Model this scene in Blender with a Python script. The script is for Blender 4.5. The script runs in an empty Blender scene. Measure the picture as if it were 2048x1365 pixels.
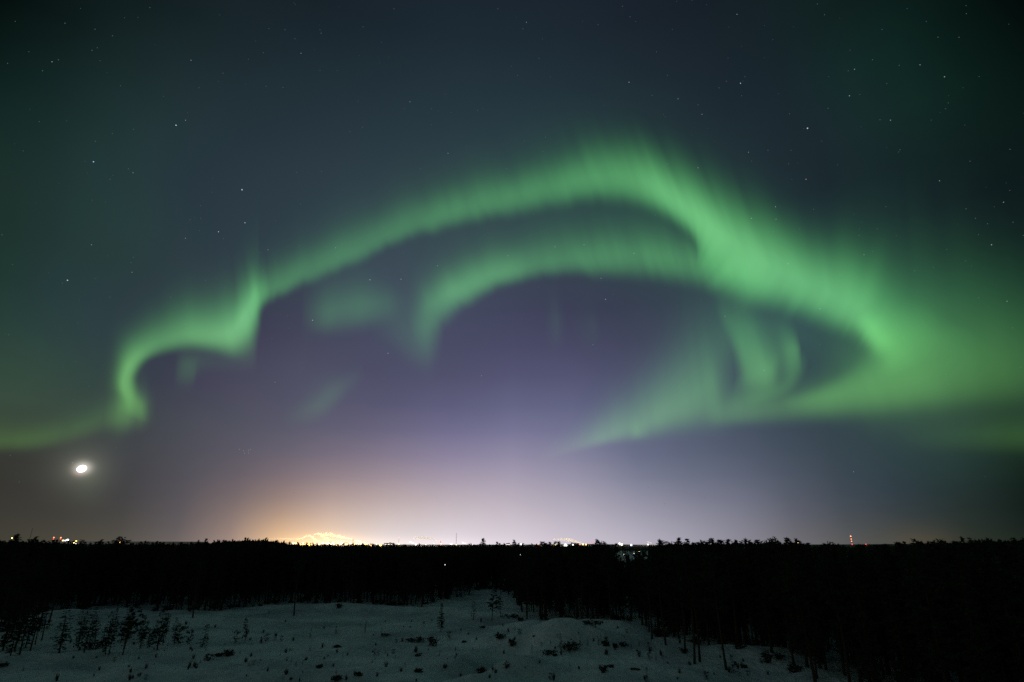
import bpy, math, random
import numpy as np
from mathutils import Vector

SC = bpy.context.scene
COL = SC.collection
R = math.radians

# ------------------------------------------------------------------ camera
PW, PH, FPX = 2048.0, 1365.0, 1150.0
HORIZON = 1090.5
PITCH = math.atan((HORIZON - PH / 2) / FPX)
CAM_Z = 16.0
cam_data = bpy.data.cameras.new("camera")
cam_data.sensor_width = 36.0
cam_data.lens = FPX / PW * 36.0
cam_data.clip_start = 0.5
cam_data.clip_end = 400000.0
cam = bpy.data.objects.new("camera", cam_data)
cam.location = (0, 0, CAM_Z)
cam.rotation_euler = (math.pi / 2 + PITCH, 0, 0)
COL.objects.link(cam)
SC.camera = cam

_F = np.array([0, math.cos(PITCH), math.sin(PITCH)])
_U = np.array([0, -math.sin(PITCH), math.cos(PITCH)])
_X = np.array([1.0, 0, 0])


def pdir(px, py):
    """Unit direction of sight for a point of the photograph."""
    d = _F * FPX + _X * (px - PW / 2) - _U * (py - PH / 2)
    return d / np.linalg.norm(d)


def azel(px, py):
    d = pdir(px, py)
    return math.atan2(d[0], d[1]), math.asin(d[2])


def dirpix(az, el):
    d = np.array([math.sin(az) * math.cos(el), math.cos(az) * math.cos(el), math.sin(el)])
    f = d @ _F
    return PW / 2 + FPX * (d @ _X) / f, PH / 2 - FPX * (d @ _U) / f


def lin(c):
    c = np.asarray(c, float) / 255.0
    return np.where(c <= 0.04045, c / 12.92, ((c + 0.055) / 1.055) ** 2.4)


# ------------------------------------------------------------------ colour management / cycles
SC.view_settings.view_transform = 'Standard'
SC.view_settings.look = 'None'
SC.view_settings.exposure = 0.0
SC.view_settings.gamma = 1.0
SC.view_settings.use_curve_mapping = False
SC.render.engine = 'CYCLES'
SC.cycles.max_bounces = 5
SC.cycles.diffuse_bounces = 3
SC.cycles.volume_bounces = 2
SC.cycles.transparent_max_bounces = 48
SC.cycles.sample_clamp_indirect = 0.4
SC.cycles.sample_clamp_direct = 3.0
SC.cycles.use_denoising = False

# ------------------------------------------------------------------ night sky (world)
# brightness of the clear sky read at points of the photograph (px, py, sRGB)
SKY = [
    (20, 15, (5, 15, 13)), (300, 30, (19, 32, 34)), (700, 30, (25, 36, 44)), (1024, 30, (27, 38, 48)), (1400, 30, (23, 32, 40)),
    (1700, 30, (15, 32, 30)), (1880, 30, (9, 25, 22)), (2035, 15, (3, 11, 9)),
    (20, 140, (12, 30, 27)), (300, 140, (27, 43, 45)), (700, 140, (31, 45, 53)), (1024, 140, (32, 47, 56)), (1400, 140, (27, 38, 46)), (1600, 140, (22, 38, 42)),
    (1750, 140, (18, 42, 38)), (1900, 140, (13, 34, 30)), (2035, 140, (7, 20, 17)),
    (20, 260, (20, 41, 36)), (130, 260, (27, 47, 46)), (260, 260, (33, 52, 53)), (500, 260, (37, 52, 60)), (800, 260, (39, 55, 63)), (1024, 250, (39, 56, 64)),
    (1500, 240, (29, 41, 49)), (1650, 250, (27, 42, 47)), (1800, 260, (21, 42, 39)), (2035, 260, (11, 26, 23)),
    (20, 400, (30, 49, 44)), (140, 390, (33, 54, 54)), (235, 400, (37, 60, 57)), (330, 400, (39, 55, 62)), (500, 400, (43, 58, 67)), (700, 360, (45, 60, 69)), (880, 300, (42, 58, 66)),
    (1650, 380, (27, 41, 47)), (1850, 400, (22, 36, 41)), (2035, 400, (15, 27, 28)), (1900, 480, (24, 40, 42)),
    (20, 540, (31, 54, 48)), (130, 560, (38, 58, 60)), (250, 540, (41, 60, 61)), (420, 520, (48, 63, 71)), (560, 470, (46, 61, 70)),
    (2035, 520, (21, 40, 38)), (900, 500, (57, 73, 82)), (1150, 440, (48, 72, 74)), (1280, 440, (46, 73, 71)), (700, 570, (60, 72, 86)),
    (20, 660, (41, 64, 57)), (150, 680, (46, 66, 66)), (200, 760, (52, 70, 66)), (330, 760, (60, 62, 79)), (570, 640, (61, 63, 82)), (600, 720, (76, 76, 96)),
    (950, 650, (70, 73, 98)), (1150, 590, (57, 62, 82)), (1300, 640, (58, 66, 83)), (1200, 720, (75, 77, 103)), (1350, 720, (70, 77, 98)),
    (1620, 660, (52, 76, 82)), (1620, 740, (50, 68, 76)), (900, 760, (82, 82, 109)), (740, 740, (76, 77, 101)),
    (20, 800, (58, 76, 62)), (120, 800, (56, 74, 66)), (400, 830, (74, 76, 87)), (600, 860, (92, 91, 108)), (900, 850, (107, 105, 137)), (1080, 820, (106, 107, 140)),
    (20, 930, (54, 54, 50)), (110, 920, (58, 58, 56)), (300, 920, (70, 71, 77)), (480, 930, (98, 92, 102)), (640, 930, (128, 116, 128)), (900, 930, (152, 142, 166)), (1080, 930, (154, 148, 172)),
    (1250, 930, (118, 122, 146)), (1450, 920, (88, 96, 114)), (1700, 910, (54, 68, 76)), (1880, 920, (42, 62, 60)), (2035, 940, (24, 40, 32)), (1900, 840, (46, 66, 62)),
    (20, 1010, (58, 57, 52)), (150, 1010, (62, 60, 57)), (300, 1010, (77, 75, 77)), (440, 1010, (115, 104, 106)), (540, 1010, (150, 128, 120)), (640, 1010, (186, 162, 152)), (780, 1010, (197, 179, 178)),
    (950, 1010, (196, 184, 192)), (1150, 1010, (178, 171, 186)), (1350, 1010, (138, 138, 155)), (1500, 1010, (112, 114, 130)), (1650, 1010, (76, 82, 92)), (1800, 1010, (52, 62, 68)), (2035, 1010, (19, 30, 27)),
    (20, 1075, (66, 64, 54)), (150, 1075, (76, 73, 64)), (300, 1075, (92, 87, 82)), (440, 1078, (140, 124, 122)), (520, 1078, (196, 166, 138)), (600, 1080, (225, 198, 166)), (700, 1080, (236, 220, 208)),
    (820, 1080, (234, 223, 226)), (1000, 1080, (222, 212, 222)), (1150, 1080, (204, 196, 208)), (1300, 1080, (178, 173, 187)), (1450, 1078, (146, 144, 156)), (1560, 1075, (116, 114, 122)),
    (1650, 1075, (94, 94, 96)), (1750, 1075, (78, 80, 78)), (1850, 1075, (66, 67, 58)), (1950, 1070, (42, 50, 44)), (2035, 1065, (24, 34, 29)),
]
_sp = np.array([(a / 400.0, b / 260.0) for a, b, _ in SKY])
_sv = np.array([c for _, _, c in SKY], float)


def _tps(r2):
    return np.where(r2 > 1e-12, 0.5 * r2 * np.log(np.maximum(r2, 1e-12)), 0.0)


_n = len(_sp)
_K = _tps(((_sp[:, None] - _sp[None]) ** 2).sum(-1)) + np.eye(_n) * 0.004
_P = np.hstack([np.ones((_n, 1)), _sp])
_A = np.block([[_K, _P], [_P.T, np.zeros((3, 3))]])
_w = np.linalg.solve(_A, np.vstack([_sv, np.zeros((3, 3))]))


def sky_srgb(px, py):
    px = min(max(px, 0), 2048); py = min(max(py, 0), 1082)
    p = np.array([px / 400.0, py / 260.0])
    k = _tps(((p - _sp) ** 2).sum(-1))
    return np.clip(k @ _w[:_n] + np.array([1, p[0], p[1]]) @ _w[_n:], 1, 255)


world = bpy.data.worlds.new("World")
SC.world = world
world.use_nodes = True
NT = world.node_tree
NT.nodes.clear()


def wn(t, **kw):
    n = NT.nodes.new(t)
    for k, v in kw.items():
        setattr(n, k, v)
    return n


def wmath(op, a, b=None, c=None, clamp=False):
    n = wn('ShaderNodeMath', operation=op, use_clamp=clamp)
    for i, v in enumerate((a, b, c)):
        if v is None:
            continue
        if isinstance(v, (int, float)):
            n.inputs[i].default_value = v
        else:
            NT.links.new(v, n.inputs[i])
    return n.outputs[0]


tc = wn('ShaderNodeTexCoord')
sep = wn('ShaderNodeSeparateXYZ')
NT.links.new(tc.outputs['Generated'], sep.inputs[0])
w_el = wmath('ARCSINE', sep.outputs[2])
w_az = wmath('ARCTAN2', sep.outputs[0], sep.outputs[1])
EL_MAX = 90.0
t_el = wmath('DIVIDE', w_el, R(EL_MAX), clamp=True)
ELS = [0.3, 1.2, 2.5, 4, 6, 8, 10.5, 13, 16, 19, 22.5, 26, 30, 34, 38.5, 43, 47.5, 52, 58, 66, 78]
AZS = [-150, -70, -50, -45, -41, -37, -33, -29, -25, -21, -17, -12, -6, 0, 6, 12, 17, 21, 25, 29, 33, 37, 41, 45, 50, 70, 150]
acc = None
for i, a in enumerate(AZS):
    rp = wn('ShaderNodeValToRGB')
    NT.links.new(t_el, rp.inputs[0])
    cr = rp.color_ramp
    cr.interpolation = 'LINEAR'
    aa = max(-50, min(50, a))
    dim = np.array([1.0, 1, 1]) if abs(a) <= 50 else np.array([4.0, 2.8, 3.15])  # multiplier: out-of-view sky made brighter and pinker to light the snow
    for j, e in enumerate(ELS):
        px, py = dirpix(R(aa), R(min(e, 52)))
        c = lin(sky_srgb(px, py)) * dim * (1.0 if e < 55 else (2.4 if e > 60 else 1.6))  # extra brightness added overhead, out of view, to lift the snow
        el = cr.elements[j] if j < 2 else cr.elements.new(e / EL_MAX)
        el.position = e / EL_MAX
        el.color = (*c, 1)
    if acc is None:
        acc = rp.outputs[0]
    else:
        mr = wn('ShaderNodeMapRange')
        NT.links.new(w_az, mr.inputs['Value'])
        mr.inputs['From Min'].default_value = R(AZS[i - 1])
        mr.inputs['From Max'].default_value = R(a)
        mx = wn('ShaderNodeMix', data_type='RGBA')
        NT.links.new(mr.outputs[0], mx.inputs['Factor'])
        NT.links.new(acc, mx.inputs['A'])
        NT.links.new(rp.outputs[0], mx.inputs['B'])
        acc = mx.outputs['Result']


def wglow(px, py, sx, sy, col):
    """A soft lobe of light in the sky around one direction (sizes in degrees)."""
    global acc
    a, e = azel(px, py)
    da = wmath('DIVIDE', wmath('SUBTRACT', w_az, a), R(sx))
    de = wmath('DIVIDE', wmath('SUBTRACT', w_el, e), R(sy))
    r2 = wmath('ADD', wmath('MULTIPLY', da, da), wmath('MULTIPLY', de, de))
    g = wmath('EXPONENT', wmath('MULTIPLY', r2, -1.0))
    mx = wn('ShaderNodeMix', data_type='RGBA', blend_type='ADD')
    NT.links.new(g, mx.inputs['Factor'])
    NT.links.new(acc, mx.inputs['A'])
    mx.inputs['B'].default_value = (*col, 1)
    acc = mx.outputs['Result']


wglow(165.5, 936.5, 0.50, 0.42, (0.62, 0.56, 0.50))
wglow(158, 945, 0.34, 0.26, (0.16, 0.07, 0.08))
wglow(165, 938, 0.95, 0.85, (0.075, 0.072, 0.055))
wglow(184, 966, 1.1, 1.6, (0.006, 0.014, 0.005))
wglow(163, 938, 2.0, 2.0, (0.045, 0.05, 0.036))
wglow(610, 1086, 4.4, 2.0, (0.17, 0.065, -0.01))
wglow(650, 1088, 3.4, 0.7, (0.5, 0.28, 0.06))
wglow(820, 1090, 8.0, 0.6, (0.16, 0.14, 0.13))
wglow(1850, 1085, 2.0, 1.0, (0.02, 0.009, 0.002))
# faint mottling of the upper air, so that no gradient is perfectly even
nz = wn('ShaderNodeTexNoise')
nz.inputs['Scale'].default_value = 2.2
nz.inputs['Detail'].default_value = 3.0
NT.links.new(tc.outputs['Generated'], nz.inputs['Vector'])
mrn = wn('ShaderNodeMapRange')
NT.links.new(nz.outputs[0], mrn.inputs['Value'])
mrn.inputs['From Min'].default_value = 0.3
mrn.inputs['From Max'].default_value = 0.7
mrn.inputs['To Min'].default_value = 0.94
mrn.inputs['To Max'].default_value = 1.06
vm = wn('ShaderNodeVectorMath', operation='SCALE')
NT.links.new(acc, vm.inputs[0])
NT.links.new(mrn.outputs[0], vm.inputs['Scale'])
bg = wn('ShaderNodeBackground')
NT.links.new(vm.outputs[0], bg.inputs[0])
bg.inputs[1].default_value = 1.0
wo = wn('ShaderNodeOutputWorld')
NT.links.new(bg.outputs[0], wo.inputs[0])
world.cycles.sampling_method = 'MANUAL'
world.cycles.sample_map_resolution = 512

# ------------------------------------------------------------------ moonlight
md = pdir(163, 938)
sun_d = bpy.data.lights.new("moonlight", 'SUN')
sun_d.energy = 0.24
sun_d.angle = R(0.5)
sun_d.color = (1.0, 0.93, 0.82)
sun = bpy.data.objects.new("moonlight", sun_d)
sun.rotation_euler = Vector(md).to_track_quat('Z', 'Y').to_euler()
COL.objects.link(sun)


# ------------------------------------------------------------------ helpers
def tag(o, label=None, cat=None, group=None, kind=None):
    if label: o["label"] = label
    if cat: o["category"] = cat
    if group: o["group"] = group
    if kind: o["kind"] = kind
    return o


def mesh_obj(name, v, f, mat, parent=None, smooth=False, loc=None):
    me = bpy.data.meshes.new(name)
    fill_mesh(me, v, f, smooth)
    if mat: me.materials.append(mat)
    o = bpy.data.objects.new(name, me)
    COL.objects.link(o)
    if parent: o.parent = parent
    if loc is not None: o.location = loc
    return o


def fill_mesh(me, v, f, smooth=False):
    """f: list of index tuples, or an (n, k) int array."""
    v = np.asarray(v, np.float32)
    me.vertices.add(len(v))
    me.vertices.foreach_set('co', v.ravel())
    if isinstance(f, np.ndarray):
        n, k = f.shape
        flat = f.ravel(); tot = np.full(n, k); start = np.arange(n) * k
    else:
        tot = np.array([len(q) for q in f]); n = len(f)
        flat = np.fromiter((i for q in f for i in q), int)
        start = np.concatenate([[0], np.cumsum(tot)[:-1]])
    me.loops.add(len(flat))
    me.loops.foreach_set('vertex_index', flat.astype(np.int32))
    me.polygons.add(n)
    me.polygons.foreach_set('loop_start', start.astype(np.int32))
    me.polygons.foreach_set('loop_total', tot.astype(np.int32))
    if smooth:
        me.polygons.foreach_set('use_smooth', np.ones(n, bool))
    me.update(calc_edges=True)
    me.validate()


def empty(name, loc):
    o = bpy.data.objects.new(name, None)
    o.empty_display_size = 0.5
    o.location = loc
    COL.objects.link(o)
    return o


class MB:
    """Collects tubes, boxes and loose quads into one mesh."""
    def __init__(s):
        s.v = []; s.f = []

    def add(s, v, f):
        k = len(s.v)
        s.v += [tuple(p) for p in v]
        s.f += [tuple(i + k for i in q) for q in f]

    def tube(s, pts, rad, sides=6, cap=True):
        pts = [Vector(p) for p in pts]
        vs = []; fs = []
        for i, p in enumerate(pts):
            d = (pts[min(i + 1, len(pts) - 1)] - pts[max(i - 1, 0)]).normalized()
            a = d.orthogonal().normalized() if abs(d.z) < 0.9 else Vector((1, 0, 0))
            a = (a - d * a.dot(d)).normalized(); b = d.cross(a)
            for k in range(sides):
                t = 2 * math.pi * k / sides
                vs.append(p + (a * math.cos(t) + b * math.sin(t)) * rad[i])
        for i in range(len(pts) - 1):
            for k in range(sides):
                k2 = (k + 1) % sides
                fs.append((i * sides + k, i * sides + k2, (i + 1) * sides + k2, (i + 1) * sides + k))
        if cap:
            fs.append(tuple(range(sides - 1, -1, -1)))
            fs.append(tuple((len(pts) - 1) * sides + k for k in range(sides)))
        s.add(vs, fs)

    def box(s, c, d):
        x, y, z = c; a, b, h = d[0] / 2, d[1] / 2, d[2] / 2
        v = [(x + i * a, y + j * b, z + k * h) for i in (-1, 1) for j in (-1, 1) for k in (-1, 1)]
        s.add(v, [(0, 1, 3, 2), (4, 6, 7, 5), (0, 4, 5, 1), (2, 3, 7, 6), (0, 2, 6, 4), (1, 5, 7, 3)])

    def ball(s, c, r, seg=8, ring=5, sc=(1, 1, 1)):
        vs = [(c[0], c[1], c[2] - r * sc[2])]; fs = []
        for i in range(1, ring):
            ph = -math.pi / 2 + math.pi * i / ring
            for k in range(seg):
                t = 2 * math.pi * k / seg
                vs.append((c[0] + r * sc[0] * math.cos(ph) * math.cos(t), c[1] + r * sc[1] * math.cos(ph) * math.sin(t), c[2] + r * sc[2] * math.sin(ph)))
        vs.append((c[0], c[1], c[2] + r * sc[2]))
        top = len(vs) - 1
        for k in range(seg):
            fs.append((0, 1 + (k + 1) % seg, 1 + k))
            fs.append((top, top - seg + k, top - seg + (k + 1) % seg))
        for i in range(ring - 2):
            for k in range(seg):
                a = 1 + i * seg + k; b = 1 + i * seg + (k + 1) % seg
                fs.append((a, b, b + seg, a + seg))
        s.add(vs, fs)

    def build(s, name, mat, parent=None, smooth=False):
        return mesh_obj(name, s.v, s.f, mat, parent, smooth)


def nodes_of(m):
    m.use_nodes = True
    nt = m.node_tree
    nt.nodes.clear()
    return nt, nt.nodes.new('ShaderNodeOutputMaterial')


def mat_noise(name, c1, c2, scale, rough=0.8, bump=0.0, coord='Object', detail=4):
    m = bpy.data.materials.new(name)
    nt, out = nodes_of(m)
    p = nt.nodes.new('ShaderNodeBsdfPrincipled')
    p.inputs['Roughness'].default_value = rough
    p.inputs['Specular IOR Level'].default_value = 0.2
    t = nt.nodes.new('ShaderNodeTexCoord')
    n = nt.nodes.new('ShaderNodeTexNoise')
    n.inputs['Scale'].default_value = scale
    n.inputs['Detail'].default_value = detail
    nt.links.new(t.outputs[coord], n.inputs['Vector'])
    r = nt.nodes.new('ShaderNodeValToRGB')
    r.color_ramp.elements[0].position = 0.35
    r.color_ramp.elements[1].position = 0.65
    r.color_ramp.elements[0].color = (*c1, 1)
    r.color_ramp.elements[1].color = (*c2, 1)
    nt.links.new(n.outputs[0], r.inputs[0])
    nt.links.new(r.outputs[0], p.inputs['Base Color'])
    if bump:
        b = nt.nodes.new('ShaderNodeBump')
        b.inputs['Strength'].default_value = bump
        nt.links.new(n.outputs[0], b.inputs['Height'])
        nt.links.new(b.outputs[0], p.inputs['Normal'])
    nt.links.new(p.outputs[0], out.inputs[0])
    return m


def mat_emit(name, col, strength, sampled=False):
    m = bpy.data.materials.new(name)
    nt, out = nodes_of(m)
    e = nt.nodes.new('ShaderNodeEmission')
    e.inputs[0].default_value = (*col, 1)
    e.inputs[1].default_value = strength
    nt.links.new(e.outputs[0], out.inputs[0])
    m.cycles.emission_sampling = 'AUTO' if sampled else 'NONE'
    return m


# ------------------------------------------------------------------ terrain
_rg = np.random.default_rng(5)
_grid = _rg.random((257, 257))
_grid[-1] = _grid[0]; _grid[:, -1] = _grid[:, 0]


def vnoise(x, y):
    x = np.asarray(x, float) % 256; y = np.asarray(y, float) % 256
    xi = np.floor(x).astype(int) % 256; yi = np.floor(y).astype(int) % 256
    fx = x - np.floor(x); fy = y - np.floor(y)
    fx = fx * fx * (3 - 2 * fx); fy = fy * fy * (3 - 2 * fy)
    a = _grid[xi, yi]; b = _grid[xi + 1, yi]; c = _grid[xi, yi + 1]; d = _grid[xi + 1, yi + 1]
    return (a * (1 - fx) + b * fx) * (1 - fy) + (c * (1 - fx) + d * fx) * fy - 0.5


def flat_at(px, py, z=0.0):
    d = pdir(px, py)
    t = (z - CAM_Z) / d[2]
    return d[0] * t, d[1] * t


MOUNDS = []


def mound(px, py, rx, ry, h, rot=0.0):
    x, y = flat_at(px, py)
    MOUNDS.append((x, y, rx, ry, h * ((1.9 if h < 0 else 1.1) if py > 1232 else 0.7), math.cos(rot), math.sin(rot)))


# heaps and hollows of the clearing
mound(1118, 1282, 9, 7, 2.3); mound(1090, 1290, 8, 5, 0.9); mound(1170, 1283, 6, 5, 0.8)
mound(1225, 1264, 7, 5, 2.2); mound(1168, 1262, 4, 4, 1.2); mound(1195, 1268, 4, 4, -0.9)
mound(1062, 1258, 5, 6, 1.2); mound(1000, 1200, 12, 14, 1.2)
mound(118, 1238, 9, 8, 1.6); mound(60, 1262, 12, 8, 0.8)
mound(410, 1240, 16, 6, 0.8); mound(500, 1226, 15, 6, 0.9); mound(610, 1222, 14, 6, 0.9); mound(690, 1222, 9, 6, 1.1); mound(750, 1224, 9, 6, 0.9)
mound(870, 1222, 10, 6, 1.3); mound(940, 1220, 10, 8, 0.7)
mound(650, 1278, 10, 3, 0.55, -0.25); mound(690, 1270, 9, 3, -0.4, -0.25); mound(735, 1276, 6, 3, 0.4); mound(560, 1268, 14, 3, 0.3)
mound(960, 1330, 3.0, 11, -0.8, -0.45); mound(1010, 1306, 3, 9, -0.6, -0.5); mound(985, 1345, 3.0, 9, 0.45, -0.6)
mound(1030, 1330, 9, 4, 0.7, -0.1); mound(1120, 1345, 12, 4, 0.45, -0.35); mound(1060, 1352, 8, 3, -0.35, -0.3)
mound(1320, 1288, 7, 5, 1.0); mound(1450, 1308, 7, 5, 0.9); mound(1500, 1318, 6, 4, 0.7); mound(1620, 1350, 6, 4, 0.7); mound(1330, 1312, 6, 4, 0.4)
mound(960, 1362, 3, 3, 0.5); mound(880, 1365, 5, 3, 0.3); mound(740, 1365, 8, 3, 0.4); mound(560, 1362, 6, 3, 0.35); mound(330, 1350, 8, 3, 0.4)
mound(90, 1320, 7, 4, 0.5); mound(240, 1316, 7, 3, 0.4); mound(420, 1322, 6, 3, 0.3); mound(1250, 1330, 6, 3, 0.35); mound(1350, 1350, 7, 3, 0.4)

EDGE = [(-60, 1240), (0, 1240), (60, 1230), (90, 1222), (130, 1222), (200, 1212), (300, 1216), (330, 1220), (420, 1226), (470, 1214), (512, 1211), (600, 1204), (680, 1211), (700, 1216),
        (745, 1206), (840, 1213), (870, 1204), (930, 1194), (955, 1182), (985, 1180), (1015, 1187), (1035, 1205), (1055, 1235), (1110, 1240), (1180, 1243), (1250, 1240), (1280, 1252),
        (1300, 1272), (1360, 1285), (1420, 1292), (1500, 1308), (1560, 1326), (1600, 1342), (1650, 1362), (1720, 1385), (1800, 1400)]
_ea = []; _er = []
for _p in EDGE:
    _x, _y = flat_at(*_p)
    _ea.append(math.atan2(_x, _y)); _er.append(math.hypot(_x, _y))
_ea.append(R(60)); _er.append(62.0)


def edge_r(az):
    return np.interp(az, _ea, _er)


# skyline of the woods: photo px -> py
SKYL = [(-200, 1081), (0, 1082), (30, 1081), (100, 1085), (230, 1087), (340, 1088), (420, 1085), (455, 1081), (500, 1079), (545, 1081), (585, 1088), (620, 1091), (700, 1092), (960, 1092), (1200, 1092),
        (1225, 1093), (1305, 1093), (1325, 1089), (1400, 1087), (1500, 1086), (1560, 1087), (1620, 1090), (1700, 1092), (1760, 1091), (1850, 1087), (1920, 1083), (2048, 1080), (2300, 1080)]
_sa = np.array([azel(*p)[0] for p in SKYL]); _se = np.array([math.tan(azel(*p)[1]) for p in SKYL])


def sky_tan(az):
    return np.interp(az, _sa, _se)


def px_of_az(az):
    """photo px on the horizon at azimuth az"""
    return PW / 2 + FPX * np.tan(az) / math.cos(PITCH) * 1.0


GAP0, GAP1 = azel(1230, 1110)[0], azel(1292, 1110)[0]


def gz(x, y):
    x = np.asarray(x, float); y = np.asarray(y, float)
    r = np.hypot(x, y); az = np.arctan2(x, y)
    er = edge_r(az)
    fine = np.clip((420 - r) / 200, 0, 1)
    z = fine * (0.9 * vnoise(x / 21 + 9, y / 17 + 3) + 0.75 * vnoise(x / 7 + 40, y / 5.5) + 0.48 * vnoise(x / 2.6, y / 2.2 + 77) + 0.10 * vnoise(x / 0.9, y / 0.8))
    # a packed, level track across the far half of the clearing
    ty = 150 + 0.05 * x + 4 * np.sin(x / 40)
    trk = np.exp(-((y - ty) / 9.0) ** 2) * np.clip((30 - x) / 20, 0, 1) * (x > -400)
    z = z * (1 - 0.85 * trk)
    for k in (-4.5, -1.5, 2.0, 5.0):
        z = z - 0.34 * np.exp(-((y - ty - k - 0.5 * np.sin(x / 9 + k)) / 0.8) ** 2) * np.clip((26 - x) / 20, 0, 1)
    for (mx, my, rx, ry, h, c, s) in MOUNDS:
        dx = x - mx; dy = y - my
        u = (c * dx + s * dy) / rx; v = (-s * dx + c * dy) / ry
        z = z + h * np.exp(-(u * u + v * v))
    # rising ground under the far woods
    t = np.clip((r - 420) / 500, 0, 1); t = t * t * (3 - 2 * t)
    rise = 1.0 + np.minimum(r, 2500) * sky_tan(az)
    gap = np.clip((az - GAP0 + 0.012) / 0.012, 0, 1) * np.clip((GAP1 + 0.012 - az) / 0.012, 0, 1)
    near_gap = gap * np.clip((1000 - r) / 120, 0, 1)
    return z + t * rise * (1 - near_gap)


def ground_pt(px, py):
    z = 0.0
    for _ in range(12):
        x, y = flat_at(px, py, z)
        z = 0.5 * z + 0.5 * float(gz(x, y))
    x, y = flat_at(px, py, z)
    return x, y, float(gz(x, y))


az_list = np.concatenate([np.linspace(-180, -62, 40)[:-1], np.linspace(-62, -46, 40)[:-1], np.linspace(-46, 46, 900)[:-1], np.linspace(46, 62, 40)[:-1], np.linspace(62, 180, 40)[:-1]])
r_list = np.concatenate([[3], np.linspace(20, 62, 14)[:-1], np.geomspace(62, 260, 420)[:-1], np.geomspace(260, 1500, 90)[:-1], np.geomspace(1500, 60000, 40)])
AA, RR = np.meshgrid(np.radians(az_list), r_list, indexing='ij')
gx = RR * np.sin(AA); gy = RR * np.cos(AA)
gzv = gz(gx, gy)
na, nr = AA.shape
idx = np.arange(na * nr).reshape(na, nr)
nxt = np.roll(idx, -1, axis=0)
quads = np.stack([idx[:, :-1], nxt[:, :-1], nxt[:, 1:], idx[:, 1:]], -1).reshape(-1, 4)[:, ::-1]

snow = bpy.data.materials.new("snow")
nt, out = nodes_of(snow)
p = nt.nodes.new('ShaderNodeBsdfPrincipled')
p.inputs['Roughness'].default_value = 0.7
p.inputs['Specular IOR Level'].default_value = 0.15
t = nt.nodes.new('ShaderNodeTexCoord')
n1 = nt.nodes.new('ShaderNodeTexNoise'); n1.inputs['Scale'].default_value = 0.06; n1.inputs['Detail'].default_value = 6
n2 = nt.nodes.new('ShaderNodeTexNoise'); n2.inputs['Scale'].default_value = 1.3; n2.inputs['Detail'].default_value = 5
rr_ = nt.nodes.new('ShaderNodeValToRGB')
rr_.color_ramp.elements[0].position = 0.33; rr_.color_ramp.elements[1].position = 0.62
rr_.color_ramp.elements[0].color = (0.40, 0.44, 0.47, 1); rr_.color_ramp.elements[1].color = (0.84, 0.86, 0.88, 1)
bmp = nt.nodes.new('ShaderNodeBump'); bmp.inputs['Strength'].default_value = 0.9; bmp.inputs['Distance'].default_value = 0.45
n1.inputs['Roughness'].default_value = 0.68
nt.links.new(t.outputs['Object'], n1.inputs['Vector']); nt.links.new(t.outputs['Object'], n2.inputs['Vector'])
nt.links.new(n1.outputs[0], rr_.inputs[0]); nt.links.new(rr_.outputs[0], p.inputs['Base Color'])
nt.links.new(n2.outputs[0], bmp.inputs['Height']); nt.links.new(bmp.outputs[0], p.inputs['Normal'])
nt.links.new(p.outputs[0], out.inputs[0])
go = mesh_obj("snow_ground", np.stack([gx, gy, gzv], -1).reshape(-1, 3), quads, snow, smooth=True)
tag(go, kind='structure')

# ------------------------------------------------------------------ trees
bark = mat_noise("pine bark", (0.035, 0.024, 0.018), (0.075, 0.05, 0.035), 6.0, 0.9)
needles = mat_noise("pine needles", (0.020, 0.030, 0.018), (0.042, 0.058, 0.031), 0.9, 0.85)
twig = mat_noise("bare twigs", (0.05, 0.035, 0.028), (0.10, 0.07, 0.055), 5.0, 0.9)


def spray(rng, pts, size, n, up=0.25, wid=0.28):
    """n slender needle sprays round every point -> verts, quads"""
    pts = np.asarray(pts)
    m = len(pts) * n
    c = np.repeat(pts, n, axis=0)
    d = rng.normal(size=(m, 3)); d[:, 2] = np.abs(d[:, 2]) * 0.6 + up * rng.normal(size=m)
    d /= np.linalg.norm(d, axis=1)[:, None]
    s = rng.normal(size=(m, 3)); s = np.cross(d, s); s /= np.linalg.norm(s, axis=1)[:, None]
    L = (np.repeat(size, n) if np.ndim(size) else size) * rng.uniform(0.6, 1.25, m)
    L = L[:, None]; W = L * wid
    v = np.stack([c - d * L * 0.35 - s * W * 0.35, c + d * L * 0.15 - s * W, c + d * L * 0.8, c + d * L * 0.15 + s * W], 1).reshape(-1, 3)
    return v, np.arange(m * 4).reshape(-1, 4)


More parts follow.
